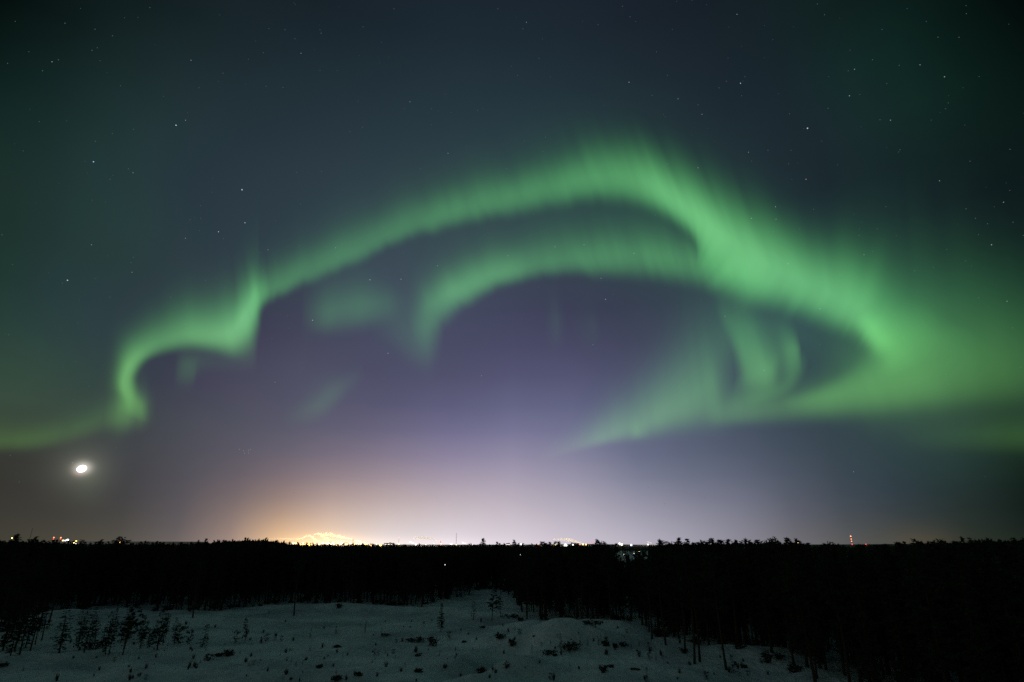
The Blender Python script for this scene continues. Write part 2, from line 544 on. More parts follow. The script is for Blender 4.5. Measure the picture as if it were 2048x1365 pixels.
def conifer(seed, kind, H, cs, width, lean=0.0, dense=1.0, nsp=0):
    """-> (trunk MB, crown verts, crown quads); base at the origin, height H"""
    rng = np.random.default_rng(seed)
    mb = MB()
    bx, by = rng.normal(size=2) * 0.012 * H
    def axis(z):
        q = z / H
        return np.array([bx * math.sin(q * 3.0) + lean * H * q * q, by * math.sin(q * 2.4 + 1), z])
    r0 = 0.0105 * H + 0.012
    zs = np.linspace(-0.35, H * 0.985, 9)
    mb.tube([axis(z) for z in zs], [max(0.012, r0 * (1 - 0.93 * max(z, 0) / H) * (1.25 if z < 0.1 else 1)) for z in zs], 7)
    pts = []; sz = []
    step = (0.30 if kind == 'spruce' else 0.42) * (H / 16) ** 0.6 / dense
    z = cs * H
    while z < H * 0.985:
        t = (z - cs * H) / (H - cs * H)
        if kind == 'spruce':
            rad = width * ((1 - t) ** 0.66) * (0.55 + 0.45 * min(1, t * 5)) * rng.uniform(0.7, 1.15) + 0.05
            nb = rng.integers(4, 7); rise = -0.28 + 0.75 * t
        else:
            rad = width * (0.35 + 1.0 * math.sin(math.pi * min(1, 0.12 + 0.80 * t)) ** 0.9) * rng.uniform(0.45, 1.2) * (1 - 0.72 * max(0, t - 0.6) / 0.4)
            nb = rng.integers(2, 5); rise = rng.uniform(0.0, 0.55)
        for b in range(nb):
            a = rng.uniform(0, 2 * math.pi)
            L = rad * rng.uniform(0.65, 1.1)
            o = axis(z)
            dirv = np.array([math.cos(a), math.sin(a), rise + rng.normal() * 0.1])
            e = o + dirv * L
            mid = o + dirv * L * 0.5 + np.array([0, 0, -0.04 * L])
            if L > 0.5:
                rb = 0.010 + 0.014 * L
                mb.tube([o, mid, e], [rb, rb * 0.7, rb * 0.3], 4, cap=False)
            k = max(1, int(L / (0.42 * (H / 16) ** 0.6)))
            for j in range(k):
                sz.append(0.42 + 0.5 * min(1.0, L / 0.9))
                if kind == 'pine': sz.append(sz[-1])
                q = (j + 1) / k if kind == 'spruce' else 0.4 + 0.6 * (j + 1) / k
                pts.append(o + dirv * L * q + rng.normal(size=3) * 0.06 * L + np.array([0, 0, -0.10 * L * q * q if kind == 'spruce' else 0.05 * L]))
                if kind == 'pine':
                    pts.append(pts[-1] + rng.normal(size=3) * 0.22 * (H / 16) ** 0.6)
        z += step * rng.uniform(0.7, 1.4) * (0.55 if t > 0.82 else 1.0)
    for k in range(2):
        pts.append(axis(H * (0.975 + 0.008 * k))); sz.append(0.3)
    s = (0.58 if kind == 'spruce' else 0.62) * (H / 16) ** 0.62
    v, f = spray(rng, pts, s * np.array(sz), (nsp or (5 if kind == 'pine' else 4)) * 2, up=0.2 if kind == 'pine' else 0.05, wid=0.14)
    lv, lf = spray(rng, np.array([axis(H * 0.985)] * 2), 0.05 * H ** 0.9, 1, up=3.0, wid=0.08)
    v = np.concatenate([v, lv]); f = np.concatenate([f, lf + len(v) - len(lv)])
    return mb, v, f


def conifer_thing(name, spec, label, cat, group=None):
    mb, v, f = conifer(*spec)
    root = empty(name, (0, 0, 0))
    tag(root, label, cat, group)
    mb.build("trunk", bark, root, smooth=True)
    mesh_obj("crown", v, f, needles, root)
    return root


def copy_tree(src, name, label, cat, group):
    r = src.copy(); r.name = name
    COL.objects.link(r)
    for k in ("label", "category", "group", "kind"):
        if k in r: del r[k]
    tag(r, label, cat, group)
    for ch in list(src.children):
        c = ch.copy(); COL.objects.link(c); c.parent = r
    return r


PROTO = {}        # key -> [root, H, used]


def place_conifer(key, name, loc, h, label, cat, group=None, rz=None, tilt=(0, 0), wide=1.0):
    root, H, used = PROTO[key]
    if used:
        o = copy_tree(root, name, label, cat, group)
    else:
        o = root; PROTO[key][2] = True
        o.name = name
        for k in ("label", "category", "group"):
            if k in o: del o[k]
        tag(o, label, cat, group)
    s = h / H
    o.location = loc; o.scale = (s * wide, s * wide, s)
    o.rotation_euler = (tilt[0], tilt[1], random.uniform(0, 6.28) if rz is None else rz)
    return o


random.seed(11)
PSPEC = {
    'pineA': (1, 'pine', 16, 0.34, 1.7, 0, 0.9), 'pineB': (2, 'pine', 16, 0.26, 1.9, 0, 0.9), 'pineC': (3, 'pine', 16, 0.50, 1.6), 'pineD': (4, 'pine', 16, 0.20, 1.7, 0, 0.9),
    'spruceA': (5, 'spruce', 16, 0.06, 1.7, 0, 1.15, 7), 'spruceB': (6, 'spruce', 16, 0.12, 1.4, 0, 1.15, 7), 'spruceC': (7, 'spruce', 16, 0.20, 1.2, 0, 1.15, 7),
    'youngA': (8, 'spruce', 7, 0.30, 0.85, 0.03, 0.50, 6), 'youngB': (9, 'spruce', 7, 0.36, 1.15, 0.04, 0.45, 6), 'youngC': (10, 'spruce', 7, 0.10, 1.15, 0.02, 0.55, 6), 'youngD': (21, 'spruce', 6, 0.10, 0.85, 0.02, 0.75, 6),
    'youngE': (22, 'spruce', 7, 0.14, 1.05, 0.0, 0.9, 9), 'youngF': (23, 'pine', 7, 0.28, 1.0, 0.05, 0.8, 7),
    'sapA': (12, 'spruce', 2.2, 0.06, 0.42, 0.03, 0.9, 8), 'sapB': (13, 'pine', 2.2, 0.10, 0.42, 0.04, 0.7, 4), 'sapC': (14, 'spruce', 2.2, 0.15, 0.32, 0.05, 0.8, 7), 'sapD': (15, 'pine', 2.2, 0.05, 0.55, 0.04, 0.7, 7),
}
for k, sp in PSPEC.items():
    PROTO[k] = [conifer_thing("pine_tree", sp, None, None), sp[2], False]


def height_px(px, py, npx):
    """metres that npx photo pixels span upwards at the ground point under (px, py)"""
    x, y, z = ground_pt(px, py)
    r = math.hypot(x, y)
    az, e1 = azel(px, py); _, e2 = azel(px, py - npx)
    return r * (math.tan(e2) - math.tan(e1))


def in_clearing(key, px, py, npx, name, label, cat, group=None, wide=1.0):
    x, y, z = ground_pt(px, py)
    h = height_px(px, py, npx)
    return place_conifer(key, name, (x, y, z - 0.03), h, label, cat, group, wide=wide * random.uniform(0.85, 1.3), tilt=(random.gauss(0, 0.035), 0.03 + random.gauss(0, 0.04)))


# --- the group of young pines in the snow at the left
LEFT_PINES = [
    ('youngA', 27, 1303, 112, "tall slender pine at the outer left edge of the dark pine clump"),
    ('youngB', 39, 1310, 110, "tall pine with twin-looking trunk nearest the camera in the left corner clump"),
    ('youngC', 4, 1302, 116, "tall dark pine cut by the left border of the view"),
    ('youngB', 70, 1290, 88, "pine behind the left corner clump, showing above its neighbours"),
    ('youngD', 118, 1306, 92, "shaggy pine with low boughs standing alone right of the left corner clump"),
    ('youngA', 14, 1288, 92, "dark pine at the back of the left corner clump, left part"), ('youngC', 50, 1296, 96, "bushy pine in the middle of the left corner clump"), ('youngB', 60, 1302, 104, "pine with clear trunk in the right half of the left corner clump"),
    ('youngC', 20, 1312, 84, "low-branched pine in front at the foot of the left corner clump"), ('youngA', 84, 1282, 74, "slim pine standing behind the right rim of the left corner clump"), ('youngA', 34, 1284, 86, "slim pine hidden deep inside the left corner clump"),
    ('youngA', 154, 1296, 72, "thin bare-stemmed pine, first of the row of five slender pines"),
    ('youngB', 168, 1306, 82, "slender pine second in the row of five, standing nearer than the first"),
    ('youngA', 187, 1292, 60, "short slender pine behind the low dark bush"),
    ('youngC', 210, 1309, 78, "bushy pine rising directly behind the low dark bush"),
    ('youngA', 219, 1309, 88, "slender pine close beside the bushy pine and right of the low bush"),
    ('youngF', 245, 1310, 100, "tallest pine of the slender row, at its right end"),
    ('youngA', 246, 1299, 80, "pine standing just behind the tallest pine of the slender row"),
    ('youngC', 281, 1296, 52, "short wide bushy young pine between the slender row and a taller lone pine"),
    ('youngC', 299, 1297, 40, "low young pine at the foot of the lone leaning pine"),
    ('youngE', 316, 1300, 80, "lone well-shaped pine with clear dark trunk right of the slender row"),
    ('sapD', 356, 1291, 40, "first of two fuzzy young pines right of the lone pine"),
    ('sapD', 378, 1290, 28, "second and paler of two fuzzy young pines right of the lone pine"),
    ('sapA', 404, 1295, 42, "narrow upright young pine standing by itself in open snow left of centre"),
    ('sapD', 471, 1286, 24, "low pine huddled at the left foot of a bushy young pine"),
    ('youngE', 490, 1281, 42, "bushy young pine with a lower one at its left foot"),
]
for key, px, py, n, lab in LEFT_PINES:
    in_clearing(key, px, py, n * 1.1, "pine_tree" if n > 45 else "pine_sapling", lab, "pine tree", "young pines on the snowy clearing", wide=1.12 if key.startswith('young') else 1.1)
MID_PINES = [
    ('youngE', 881, 1264, 58, "solitary dark columnar pine in the middle of the snow field"),
    ('sapC', 946, 1241, 38, "thin pale young pine between the columnar pine and the forest corner"),
    ('youngF', 984, 1241, 64, "uneven dark pine of separate clumps at the bright forest corner"),
    ('youngA', 1001, 1234, 52, "slim bare-trunked pine just right of the clumpy forest corner pine"),
    ('sapA', 1081, 1256, 20, "small dark conifer on the left flank of the big snow heap"),
    ('sapC', 1121, 1300, 34, "thin upright sapling at the left side of the twiggy thicket"),
    ('sapA', 1299, 1318, 34, "tiered little spruce in open snow below the right forest edge"),
    ('sapC', 1312, 1322, 14, "tiny spruce touching the tiered little spruce"),
    ('sapA', 1467, 1346, 36, "pale slim sapling in the snow beyond the two dark trunks at right"),
    ('sapC', 1197, 1291, 20, "narrow sapling left of a round dark bush right of the thicket"),
    ('sapA', 1293, 1364, 30, "pale sapling at the bottom border right of the centre"),
    ('sapD', 1412, 1358, 17, "small fuzzy pine near the bottom border left of a thick dark trunk"),
    ('sapC', 620, 1278, 22, "slim sapling leaning right, standing on the crest of a snow drift"),
    ('sapA', 672, 1268, 16, "small dark sapling behind the drift crest in mid clearing"),
    ('sapC', 730, 1266, 23, "faint thin sapling in the shallow hollow of mid clearing"),
    ('sapC', 762, 1271, 16, "small faint sapling right of the shallow hollow"),
    ('sapD', 532, 1283, 16, "dark crooked sapling, first of three in a short row left of centre"),
    ('sapA', 550, 1281, 15, "dark upright sapling in the middle of the row of three"),
    ('sapD', 562, 1283, 13, "pale sapling, last of three in a short row left of centre"),
    ('sapD', 898, 1278, 17, "pale bristly young pine right of the columnar pine's foot"),
]
for key, px, py, n, lab in MID_PINES:
    in_clearing(key, px, py, n, "pine_tree" if n > 45 else "pine_sapling", lab, "pine tree", "young pines on the snowy clearing")
rs = random.Random(3)
for k in range(18):
    px = rs.uniform(96, 350); py = 1302 + rs.uniform(-34, 8) - 0.02 * px
    in_clearing(rs.choice(['youngA', 'youngC', 'youngD', 'sapD', 'sapA', 'youngF']), px, py, rs.uniform(16, 70), "pine_sapling", "thin young pine among the loose group of pines on the left half of the clearing", "pine tree", "young pines on the snowy clearing", wide=1.0)
for px, py, k in ((6, 1290, 'pineA'), (22, 1276, 'pineC'), (36, 1284, 'pineB'), (50, 1266, 'pineA'), (64, 1272, 'pineC'), (80, 1256, 'pineB'), (-12, 1300, 'pineD'), (96, 1248, 'pineA'), (12, 1262, 'pineD'), (44, 1252, 'pineD')):
    x, y, z = ground_pt(px, py)
    place_conifer(k, "pine_tree", (x, y, z - 0.05), CAM_Z - z + rs.uniform(-3.5, -0.3), "full-grown dark pine towering over the young pines in the left corner", "pine tree", "tall pines in the left corner", tilt=(0.0, rs.uniform(0, 0.06)))
SEEDLINGS = [(498, 1332, 10), (506, 1331, 13), (503, 1290, 9), (228, 1324, 10), (46, 1342, 10), (538, 1228, 8), (540, 1306, 8), (573, 1322, 8), (582, 1324, 9), (592, 1334, 10), (605, 1330, 9), (619, 1302, 7),
             (649, 1292, 6), (686, 1312, 6), (697, 1298, 7), (580, 1302, 6), (750, 1311, 14), (757, 1312, 12), (771, 1308, 9), (786, 1308, 10), (744, 1326, 9), (749, 1322, 7), (791, 1316, 7), (793, 1286, 8),
             (1100, 1264, 9), (1115, 1258, 9), (1175, 1291, 13), (1231, 1300, 13), (1263, 1298, 10), (1282, 1310, 7), (1140, 1336, 14), (1102, 1360, 16), (1400, 1325, 12), (1326, 1318, 10), (1030, 1262, 10), (1040, 1268, 12),
             (1055, 1262, 8), (1084, 1292, 9), (1064, 1300, 12), (1253, 1266, 9), (1278, 1292, 10), (1480, 1352, 12), (1500, 1346, 10), (1496, 1352, 12), (672, 1346, 9), (565, 1360, 9), (432, 1362, 8), (292, 1360, 12), (350, 1340, 5),
             (700, 1330, 6), (620, 1350, 6), (910, 1318, 6), (880, 1306, 6), (945, 1300, 6), (800, 1296, 5), (810, 1330, 5), (770, 1344, 5), (640, 1322, 5), (520, 1302, 6), (480, 1308, 5), (450, 1290, 5), (560, 1312, 5)]
for i, (px, py, n) in enumerate(SEEDLINGS):
    in_clearing(('sapA', 'sapB', 'sapC', 'sapD')[i % 4], px, py, n, "pine_seedling", "tiny pine seedling barely poking out of the open snow", "seedling", "seedlings poking out of the snow", wide=1.2)


# --- bushes, brush and a log on the snow
def shrub(seed, w, h, leafy):
    rng = np.random.default_rng(seed)
    mb = MB(); pts = []
    for k in range(int(16 + 10 * leafy)):
        a = rng.uniform(0, 6.28); q = rng.uniform(0.2, 1) ** 0.7
        e = np.array([math.cos(a) * w / 2 * q, math.sin(a) * w / 2 * q * 0.8, h * rng.uniform(0.45, 1.0) * (1 - 0.35 * q)])
        o = e * np.array([0.15, 0.15, 0]) + np.array([0, 0, -0.1])
        mid = (o + e) / 2 + rng.normal(size=3) * 0.08 * w
        mb.tube([o, mid, e], [0.03, 0.022, 0.009], 4, cap=False)
        for j in range(3):
            b = mid + (e - mid) * rng.uniform(0, 1)
            e2 = b + rng.normal(size=3) * np.array([0.16 * w, 0.16 * w, 0.2 * h])
            e2[2] = max(0.03, e2[2])
            mb.tube([b, e2], [0.012, 0.006], 3, cap=False)
            if rng.random() < leafy:
                pts += [e2, (b + e2) / 2, e]
    v, f = spray(rng, pts, 0.20 + 0.03 * w, 2, up=0.1, wid=0.30) if pts else (np.zeros((0, 3)), None)
    return mb, v, f


SHRUBS = [
    (190, 1298, 44, 22, 0.9, "wide low dark bush in front of the slender pine row"), (415, 1321, 16, 16, 0.25, "dark forked dead twig standing in snow at left"),
    (438, 1313, 11, 7, 0.8, "small dark tuft beside a squarer bush at left"), (455, 1312, 17, 14, 0.8, "squarish dark bush beside a smaller tuft at left"),
    (5, 1332, 14, 6, 0.6, "low tuft at the left border below the pine clump"), (830, 1284, 30, 11, 0.7, "long low slanting heap of brush left of the dark windblown bush"),
    (866, 1292, 22, 22, 0.95, "dark windblown bush in the middle of the clearing"), (1000, 1278, 20, 13, 0.7, "greyish bush at the foot of the forest corner"),
    (1024, 1282, 14, 18, 0.6, "thin grey bush beside the gully right of centre"), (1042, 1242, 12, 8, 0.9, "dark clump at the forest edge left of the snow heaps"),
    (1138, 1302, 34, 22, 0.55, "dense twiggy thicket in front of the big snow heap"), (1152, 1300, 24, 26, 0.25, "tall bare twigs at the right side of the thicket"),
    (1098, 1309, 27, 10, 0.5, "reddish brown low bush left of and below the thicket"), (1211, 1292, 13, 13, 0.9, "round dark bush on the slope right of the thicket"),
    (1247, 1293, 15, 11, 0.5, "reddish bush lying on the slope right of the round one"), (1231, 1296, 8, 10, 0.8, "small upright bush between round and reddish bushes"),
    (1206, 1346, 18, 18, 0.45, "reddish brown dead bush near the bottom right of centre"), (1222, 1336, 12, 8, 0.3, "small pale dead tuft touching the reddish dead bush"),
    (1182, 1266, 36, 10, 0.75, "dark brush filling the hollow between the two snow heaps"), (1110, 1312, 8, 4, 0.5, "thin grey tuft below the reddish low bush"),
    (639, 1336, 11, 6, 0.8, "flat dark tuft at lower left of centre"), (718, 1352, 9, 8, 0.9, "round dark tuft near the bottom border left of centre"),
    (837, 1344, 18, 6, 0.6, "long flat tuft near the bottom border at centre"), (836, 1313, 14, 7, 0.3, "pale half buried twigs in mid clearing"),
    (962, 1346, 18, 12, 0.7, "dark bush on the drift below the gully"), (1014, 1336, 14, 14, 0.2, "rounded mesh of bare twigs over a snow lump"),
    (674, 1295, 11, 5, 0.8, "small flat dark tuft in the left middle of the clearing"), (772, 1272, 18, 5, 0.3, "low line of twigs right of the shallow hollow"),
    (678, 1216, 12, 10, 0.9, "dark bush at the forest foot left of the bay"), (778, 1213, 14, 10, 0.9, "dark bush at the forest foot right of the bay"),
    (965, 1256, 12, 5, 0.4, "flat tuft between the columnar pine and forest corner"), (1370, 1306, 14, 12, 0.5, "reddish undergrowth by the right forest edge"),
    (1490, 1336, 8, 6, 0.8, "small dark tuft between slim saplings at lower right"), (672, 1362, 16, 12, 0.9, "dark tuft cut by the bottom border left of centre"),
    (1022, 1235, 30, 7, 0.6, "long dark log-like brush line at the forest corner"), (928, 1285, 6, 3, 0.8, "small dark speck of brush right of the windblown bush"),
]
for i, (px, py, w, h, leafy, lab) in enumerate(SHRUBS):
    x, y, z = ground_pt(px, py)
    wm = w / FPX * math.hypot(x, y, CAM_Z) * 1.05; hm = height_px(px, py, h)
    mb, v, f = shrub(100 + i, wm, hm, leafy)
    rt = empty("shrub", (x, y, z - 0.02))
    tag(rt, lab, "shrub", "shrubs on the snowy clearing")
    mb.build("branches", twig, rt)
    if len(v): mesh_obj("foliage", v, f, needles, rt)
x, y, z = ground_pt(1271, 1341)
mb = MB(); mb.tube([(-0.65, 0, 0.14), (0, 0.05, 0.16), (0.65, -0.08, 0.1)], [0.13, 0.12, 0.10], 8)
lg = mb.build("log", bark, None, smooth=True); lg.location = (x, y, z); lg.rotation_euler = (0, 0, -0.25)
tag(lg, "short dark log lying on the snow near the bottom right of centre", "log")

# thin dry twigs and sprigs all over the open snow
TW = []
for k in range(4):
    mb, v, f = shrub(300 + k, 0.55, 0.75, 0.25 + 0.2 * (k % 2))
    me1 = bpy.data.meshes.new("branches"); fill_mesh(me1, mb.v, mb.f); me1.materials.append(twig)
    TW.append(me1)
n = 0
while n < 150:
    px, py = rs.uniform(110, 1560), rs.uniform(1240, 1364)
    x, y, z = ground_pt(px, py)
    if math.hypot(x, y) > float(edge_r(math.atan2(x, y))) - 4: continue
    o = bpy.data.objects.new("twig_tuft", TW[n % 4]); COL.objects.link(o)
    o.location = (x, y, z); q = rs.uniform(0.4, 1.25); o.scale = (q * rs.uniform(0.6, 1.4), q, q * rs.uniform(0.7, 1.4)); o.rotation_euler = (0, 0, rs.uniform(0, 6.28))
    tag(o, "small dry twig tuft sticking out of the open snow", "twigs", "twigs poking out of the snow")
    n += 1

# ragged undergrowth along the foot of the woods
UG = []
for k in range(5):
    mb, v, f = shrub(400 + k, 2.0, 1.5, 0.8)
    m1 = bpy.data.meshes.new("branches"); fill_mesh(m1, mb.v, mb.f); m1.materials.append(twig)
    m2_ = bpy.data.meshes.new("foliage"); fill_mesh(m2_, v, f); m2_.materials.append(needles)
    UG.append((m1, m2_))
for k in range(90):
    az = R(rs.uniform(-41, 38)); r = float(edge_r(az)) + rs.uniform(-5.5, 1.5)
    x, y = r * math.sin(az), r * math.cos(az); z = float(gz(x, y))
    rt = empty("undergrowth_bush", (x, y, z - 0.05)); q = rs.uniform(0.35, 1.15); rt.scale = (q * rs.uniform(0.7, 1.5), q, q * rs.uniform(0.6, 1.5)); rt.rotation_euler = (0, 0, rs.uniform(0, 6.28))
    tag(rt, "dark undergrowth bush at the foot of the forest edge", "shrub", "undergrowth along the forest edge")
    for me1 in UG[k % 5]:
        o = bpy.data.objects.new(me1.name, me1); COL.objects.link(o); o.parent = rt

# --- the woods
FOREST = []      # (x, y, z, h, r, kind)
rf = random.Random(21)
KEEP = []
keep = [(azel(a, b)[0], d) for a, b, d in KEEP]


def try_tree(az, r, lists, edge=False):
    for ka, kd in keep:
        if r < kd and abs(az - ka) * r < 1.9:
            return
    x, y = r * math.sin(az), r * math.cos(az)
    z = float(gz(x, y))
    top = CAM_Z + r * float(sky_tan(az))
    if GAP0 - 0.002 < az < GAP1 + 0.004:
        if 600 < r < 960: return
        if r <= 600:
            top = CAM_Z - r * math.tan(abs(azel(1260, 1114 + 5 * math.sin(az * 300))[1]))
    drop = 0.75 - min(rf.gauss(0, 0.95), 1.9) if r < 420 else 1.6 - min(rf.gauss(0, 1.3), 2.2)
    h = min(top - z - drop, 18.5)
    if h < 3: return
    lists.append((x, y, z, h, r, az))


def gen_forest():
    L = []
    A0, A1 = R(-52), R(54)
    depth = 0.0
    rows = 0
    while depth < 2600:
        # row at this depth behind the edge, all azimuths
        az = A0
        while az < A1:
            er = float(edge_r(az)); er += 5.0 * float(vnoise(az * 38, 5.0)) + 2.5 * float(vnoise(az * 150, 9.0)); r = er + depth + rf.uniform(-0.45, 0.45) * (3.4 if depth < 60 else 6 + depth * 0.05)
            sp = (3.0 if depth < 40 else 3.6 + depth * 0.014)
            try_tree(az + rf.uniform(-0.4, 0.4) * sp / r, max(r, er - 1.0), L)
            az += sp / r * rf.uniform(0.75, 1.25)
        depth += 3.4 if depth < 60 else 5 + depth * 0.045
        rows += 1
    return L


FOREST = gen_forest()
LONE = [(386, 1239, 34), (591, 1232, 34), (1219, 1254, 30), (1330, 1292, 40), (1386, 1326, 200), (1394, 1323, 180), (1450, 1341, 220), (1366, 1306, 160), (1300, 1279, 150)]
TRUNK_LABELS = ["lone dark trunk in front of the forest above the bushy young pine", "lone leaning trunk at the foot of the central forest wall", "post-like bare trunk on the second snow heap",
                "dark trunk standing ahead of the right forest edge above the tiered spruce", "thick dark trunk rising from open snow, left of a thinner one",
                "thinner trunk just right of the thick one in the lower right snow", "thick dark trunk standing apart, rightmost on the open snow", "dark trunk behind the thick pair at the right forest edge",
                "dark pine at the tip where the right forest edge bends"]
GFO = "pines of the forest edge"
for (px, py, n), lab in zip(LONE, TRUNK_LABELS):
    x, y, z = ground_pt(px, py)
    h = CAM_Z - z - 0.8
    place_conifer('pineC', "pine_tree", (x, y, z - 0.05), h, lab, "pine tree", GFO)

# trees that stand out of the skyline: (px, top py, kind, distance)
SKYT = [(35, 1067, 'spruceA', 150, "pointed dark spruce rising above the skyline at the left border"), (62, 1077, 'pineA', 165, None), (73, 1072, 'spruceB', 150, "slim spruce top right of the leaning aerial at left"),
        (88, 1079, 'pineB', 170, None), (205, 1078, 'spruceB', 190, "bent tree top between yellow lights and the round-crowned pine"), (241, 1072, 'pineB', 210, "round-crowned pine breaking the left skyline"),
        (257, 1079, 'pineA', 200, "broader low tree top right beside the round-crowned pine"), (283, 1082, 'spruceC', 200, None), (306, 1084, 'spruceC', 210, None), (340, 1086, 'spruceB', 220, None),
        (966, 1076, 'spruceA', 205, "tall full spruce standing alone on the central skyline"), (994, 1083, 'spruceC', 205, "thin spruce top right of the tall lone spruce on the skyline"), (1028, 1079, 'spruceB', 190, "slim spruce tip left of the white town lamp"),
        (1004, 1088, 'pineA', 200, None), (1090, 1085, 'spruceC', 170, None), (1098, 1083, 'spruceB', 165, None), (1111, 1082, 'spruceC', 160, None), (1118, 1082, 'spruceC', 158, None), (1151, 1085, 'pineA', 150, None),
        (1186, 1087, 'spruceB', 150, None), (1194, 1078, 'spruceA', 150, "tall spruce of the pair left of the skyline gap"), (1203, 1082, 'pineB', 148, "rounder tree of the pair left of the skyline gap"), (1209, 1084, 'spruceC', 150, None), (1232, 1086, 'spruceC', 165, None),
        (1320, 1078, 'spruceA', 125, "spruce at the left end of the jagged right skyline"), (1331, 1080, 'pineD', 125, "blunt tree top second in the jagged right skyline"), (1343, 1083, 'pineB', 130, None), (1356, 1074, 'spruceB', 122, "tallest slim spruce near the left end of the jagged right skyline"),
        (1374, 1076, 'spruceC', 120, "narrow spruce tip right of the tallest slim one"), (1388, 1083, 'pineA', 125, None), (1396, 1083, 'spruceB', 122, None), (1409, 1079, 'pineD', 118, None), (1423, 1075, 'spruceA', 115, "tall dense spruce in the middle of the jagged right skyline"),
        (1436, 1078, 'spruceB', 118, None), (1443, 1079, 'pineA', 118, None), (1456, 1077, 'spruceC', 115, None), (1469, 1081, 'pineD', 112, None), (1489, 1076, 'pineB', 110, "round pine top in the jagged right skyline"), (1500, 1082, 'spruceC', 112, None),
        (1514, 1078, 'spruceA', 108, None), (1528, 1081, 'pineB', 110, None), (1542, 1084, 'spruceB', 108, None), (1554, 1080, 'spruceC', 108, None), (1573, 1074, 'spruceA', 106, "broad spruce above the twin red lights on the skyline"),
        (1583, 1083, 'pineA', 108, None), (1596, 1079, 'spruceC', 105, "thin spruce tip with a yellow light in it"), (1613, 1084, 'spruceB', 105, None), (1655, 1083, 'pineB', 104, "rounded tree top left of the red-lit mast"), (1669, 1087, 'spruceB', 104, None),
        (1724, 1087, 'pineA', 100, None), (1757, 1087, 'pineA', 98, None), (1770, 1086, 'spruceC', 98, None), (1795, 1082, 'spruceC', 96, None), (1805, 1085, 'spruceB', 96, None), (1835, 1084, 'pineA', 95, None), (1867, 1081, 'spruceB', 95, None),
        (1882, 1084, 'pineB', 94, None), (1900, 1082, 'pineD', 94, None), (1906, 1080, 'spruceB', 93, None), (1930, 1082, 'pineA', 92, None), (1951, 1079, 'pineB', 92, None), (1970, 1078, 'spruceC', 90, None), (1988, 1079, 'pineD', 90, None),
        (2012, 1079, 'spruceB', 90, None), (2030, 1079, 'pineA', 90, None), (2043, 1077, 'spruceA', 88, None)]
for px, py, key, r, lab in SKYT:
    az, el = azel(px, py)
    r = max(r, float(edge_r(az)) + 8)
    x, y = r * math.sin(az), r * math.cos(az); z = float(gz(x, y))
    h = CAM_Z + r * math.tan(el) - z
    if lab is None:
        lab = "dark conifer top breaking the jagged skyline of the right-hand woods" if px > 1300 else ("small dark conifer tip on the skyline before the glowing town" if px > 900 else "small dark conifer tip on the dim skyline at left")
    place_conifer(key, "spruce_tree" if 'spruce' in key else "pine_tree", (x, y, z - 0.05), h, lab, "spruce tree" if 'spruce' in key else "pine tree", "trees on the skyline", wide=1.45)

# the front rows as individuals, the rest as one mass
vis = [t for t in FOREST if abs(math.degrees(t[5])) < 44]
front = sorted(vis, key=lambda t: (t[4] - float(edge_r(t[5]))) + rf.uniform(0, 1.5) + max(0, t[4] - 150) * 0.02)[:205]
fs = set(front)
pk = ['pineA', 'pineB', 'pineC', 'pineD', 'spruceB', 'pineA', 'spruceC', 'spruceA', 'pineD']


def stretch(az):
    px = px_of_az(az)
    if px < 330: return "dark pine of the forest edge behind the clump of young pines"
    if px < 640: return "dark pine of the forest edge behind the open left half of the clearing"
    if px < 930: return "dark pine of the forest wall behind the level track"
    if px < 1060: return "tall pine at the forest corner where pale snow shows between trunks"
    if px < 1290: return "bare-trunked pine of the grove behind the snow heaps"
    if px < 1640: return "dark pine along the slanting forest edge beyond the lower right snow"
    return "dark pine of the nearly black wood filling the lower right"


for (x, y, z, h, r, az) in front:
    k = rf.choice(pk)
    place_conifer(k, "pine_tree", (x, y, z - 0.05), h, stretch(az), "pine tree", GFO, tilt=(rf.gauss(0, 0.02), rf.gauss(0, 0.02)), wide=rf.uniform(0.85, 1.3))

rest = [t for t in FOREST if t not in fs]
rngf = np.random.default_rng(77)
LODS = []
for k in range(16):
    spr = k % 8 < 4; near = k >= 8
    H = 16.0; n = (90 if spr else 84) * (4 if near else 1)
    if spr:
        q = rngf.random(n) ** 0.75; zz = H * (0.06 + 0.92 * q); rad = 1.6 * (1 - q) ** 0.75 + 0.05
    else:
        q = rngf.random(n) ** 0.85; zz = H * (0.12 + 0.84 * q); rad = 1.8 * np.sin(np.pi * (0.15 + 0.8 * q)) + 0.1
    a = rngf.uniform(0, 6.283, n); rr = rad * np.sqrt(rngf.random(n))
    pts = np.stack([rr * np.cos(a), rr * np.sin(a), zz], 1)
    v, f = spray(rngf, pts, np.where(zz > H * 0.86, 0.50, 0.80) if near else np.where(zz > H * 0.86, 0.75, 1.35), 1, up=0.1, wid=0.19 if near else 0.40)
    v2, f2 = spray(rngf, np.array([[0, 0, H * 0.93], [0, 0, H * 0.95], [0.1, 0, H * 0.9], [0, -.1, H * 0.91]]), 0.9, 1, up=0.9, wid=0.2)
    tv = np.array([[0.16 * math.cos(t), 0.16 * math.sin(t), -0.3] for t in (0, 2.09, 4.19)] + [[0, 0, H * 0.9]])
    vv = np.concatenate([v, v2, tv]); b = len(v); c = b + len(v2)
    tf = np.array([[c, c + 1, c + 3, c + 3], [c + 1, c + 2, c + 3, c + 3], [c + 2, c, c + 3, c + 3]])
    # degenerate corner -> split the last vertex
    vv = np.concatenate([vv, tv[3:4] + [0.02, 0, 0]])
    tf[:, 3] = len(vv) - 1
    LODS.append((vv, np.concatenate([f, f2 + b, tf])))
VV = []; FF = []; base = 0
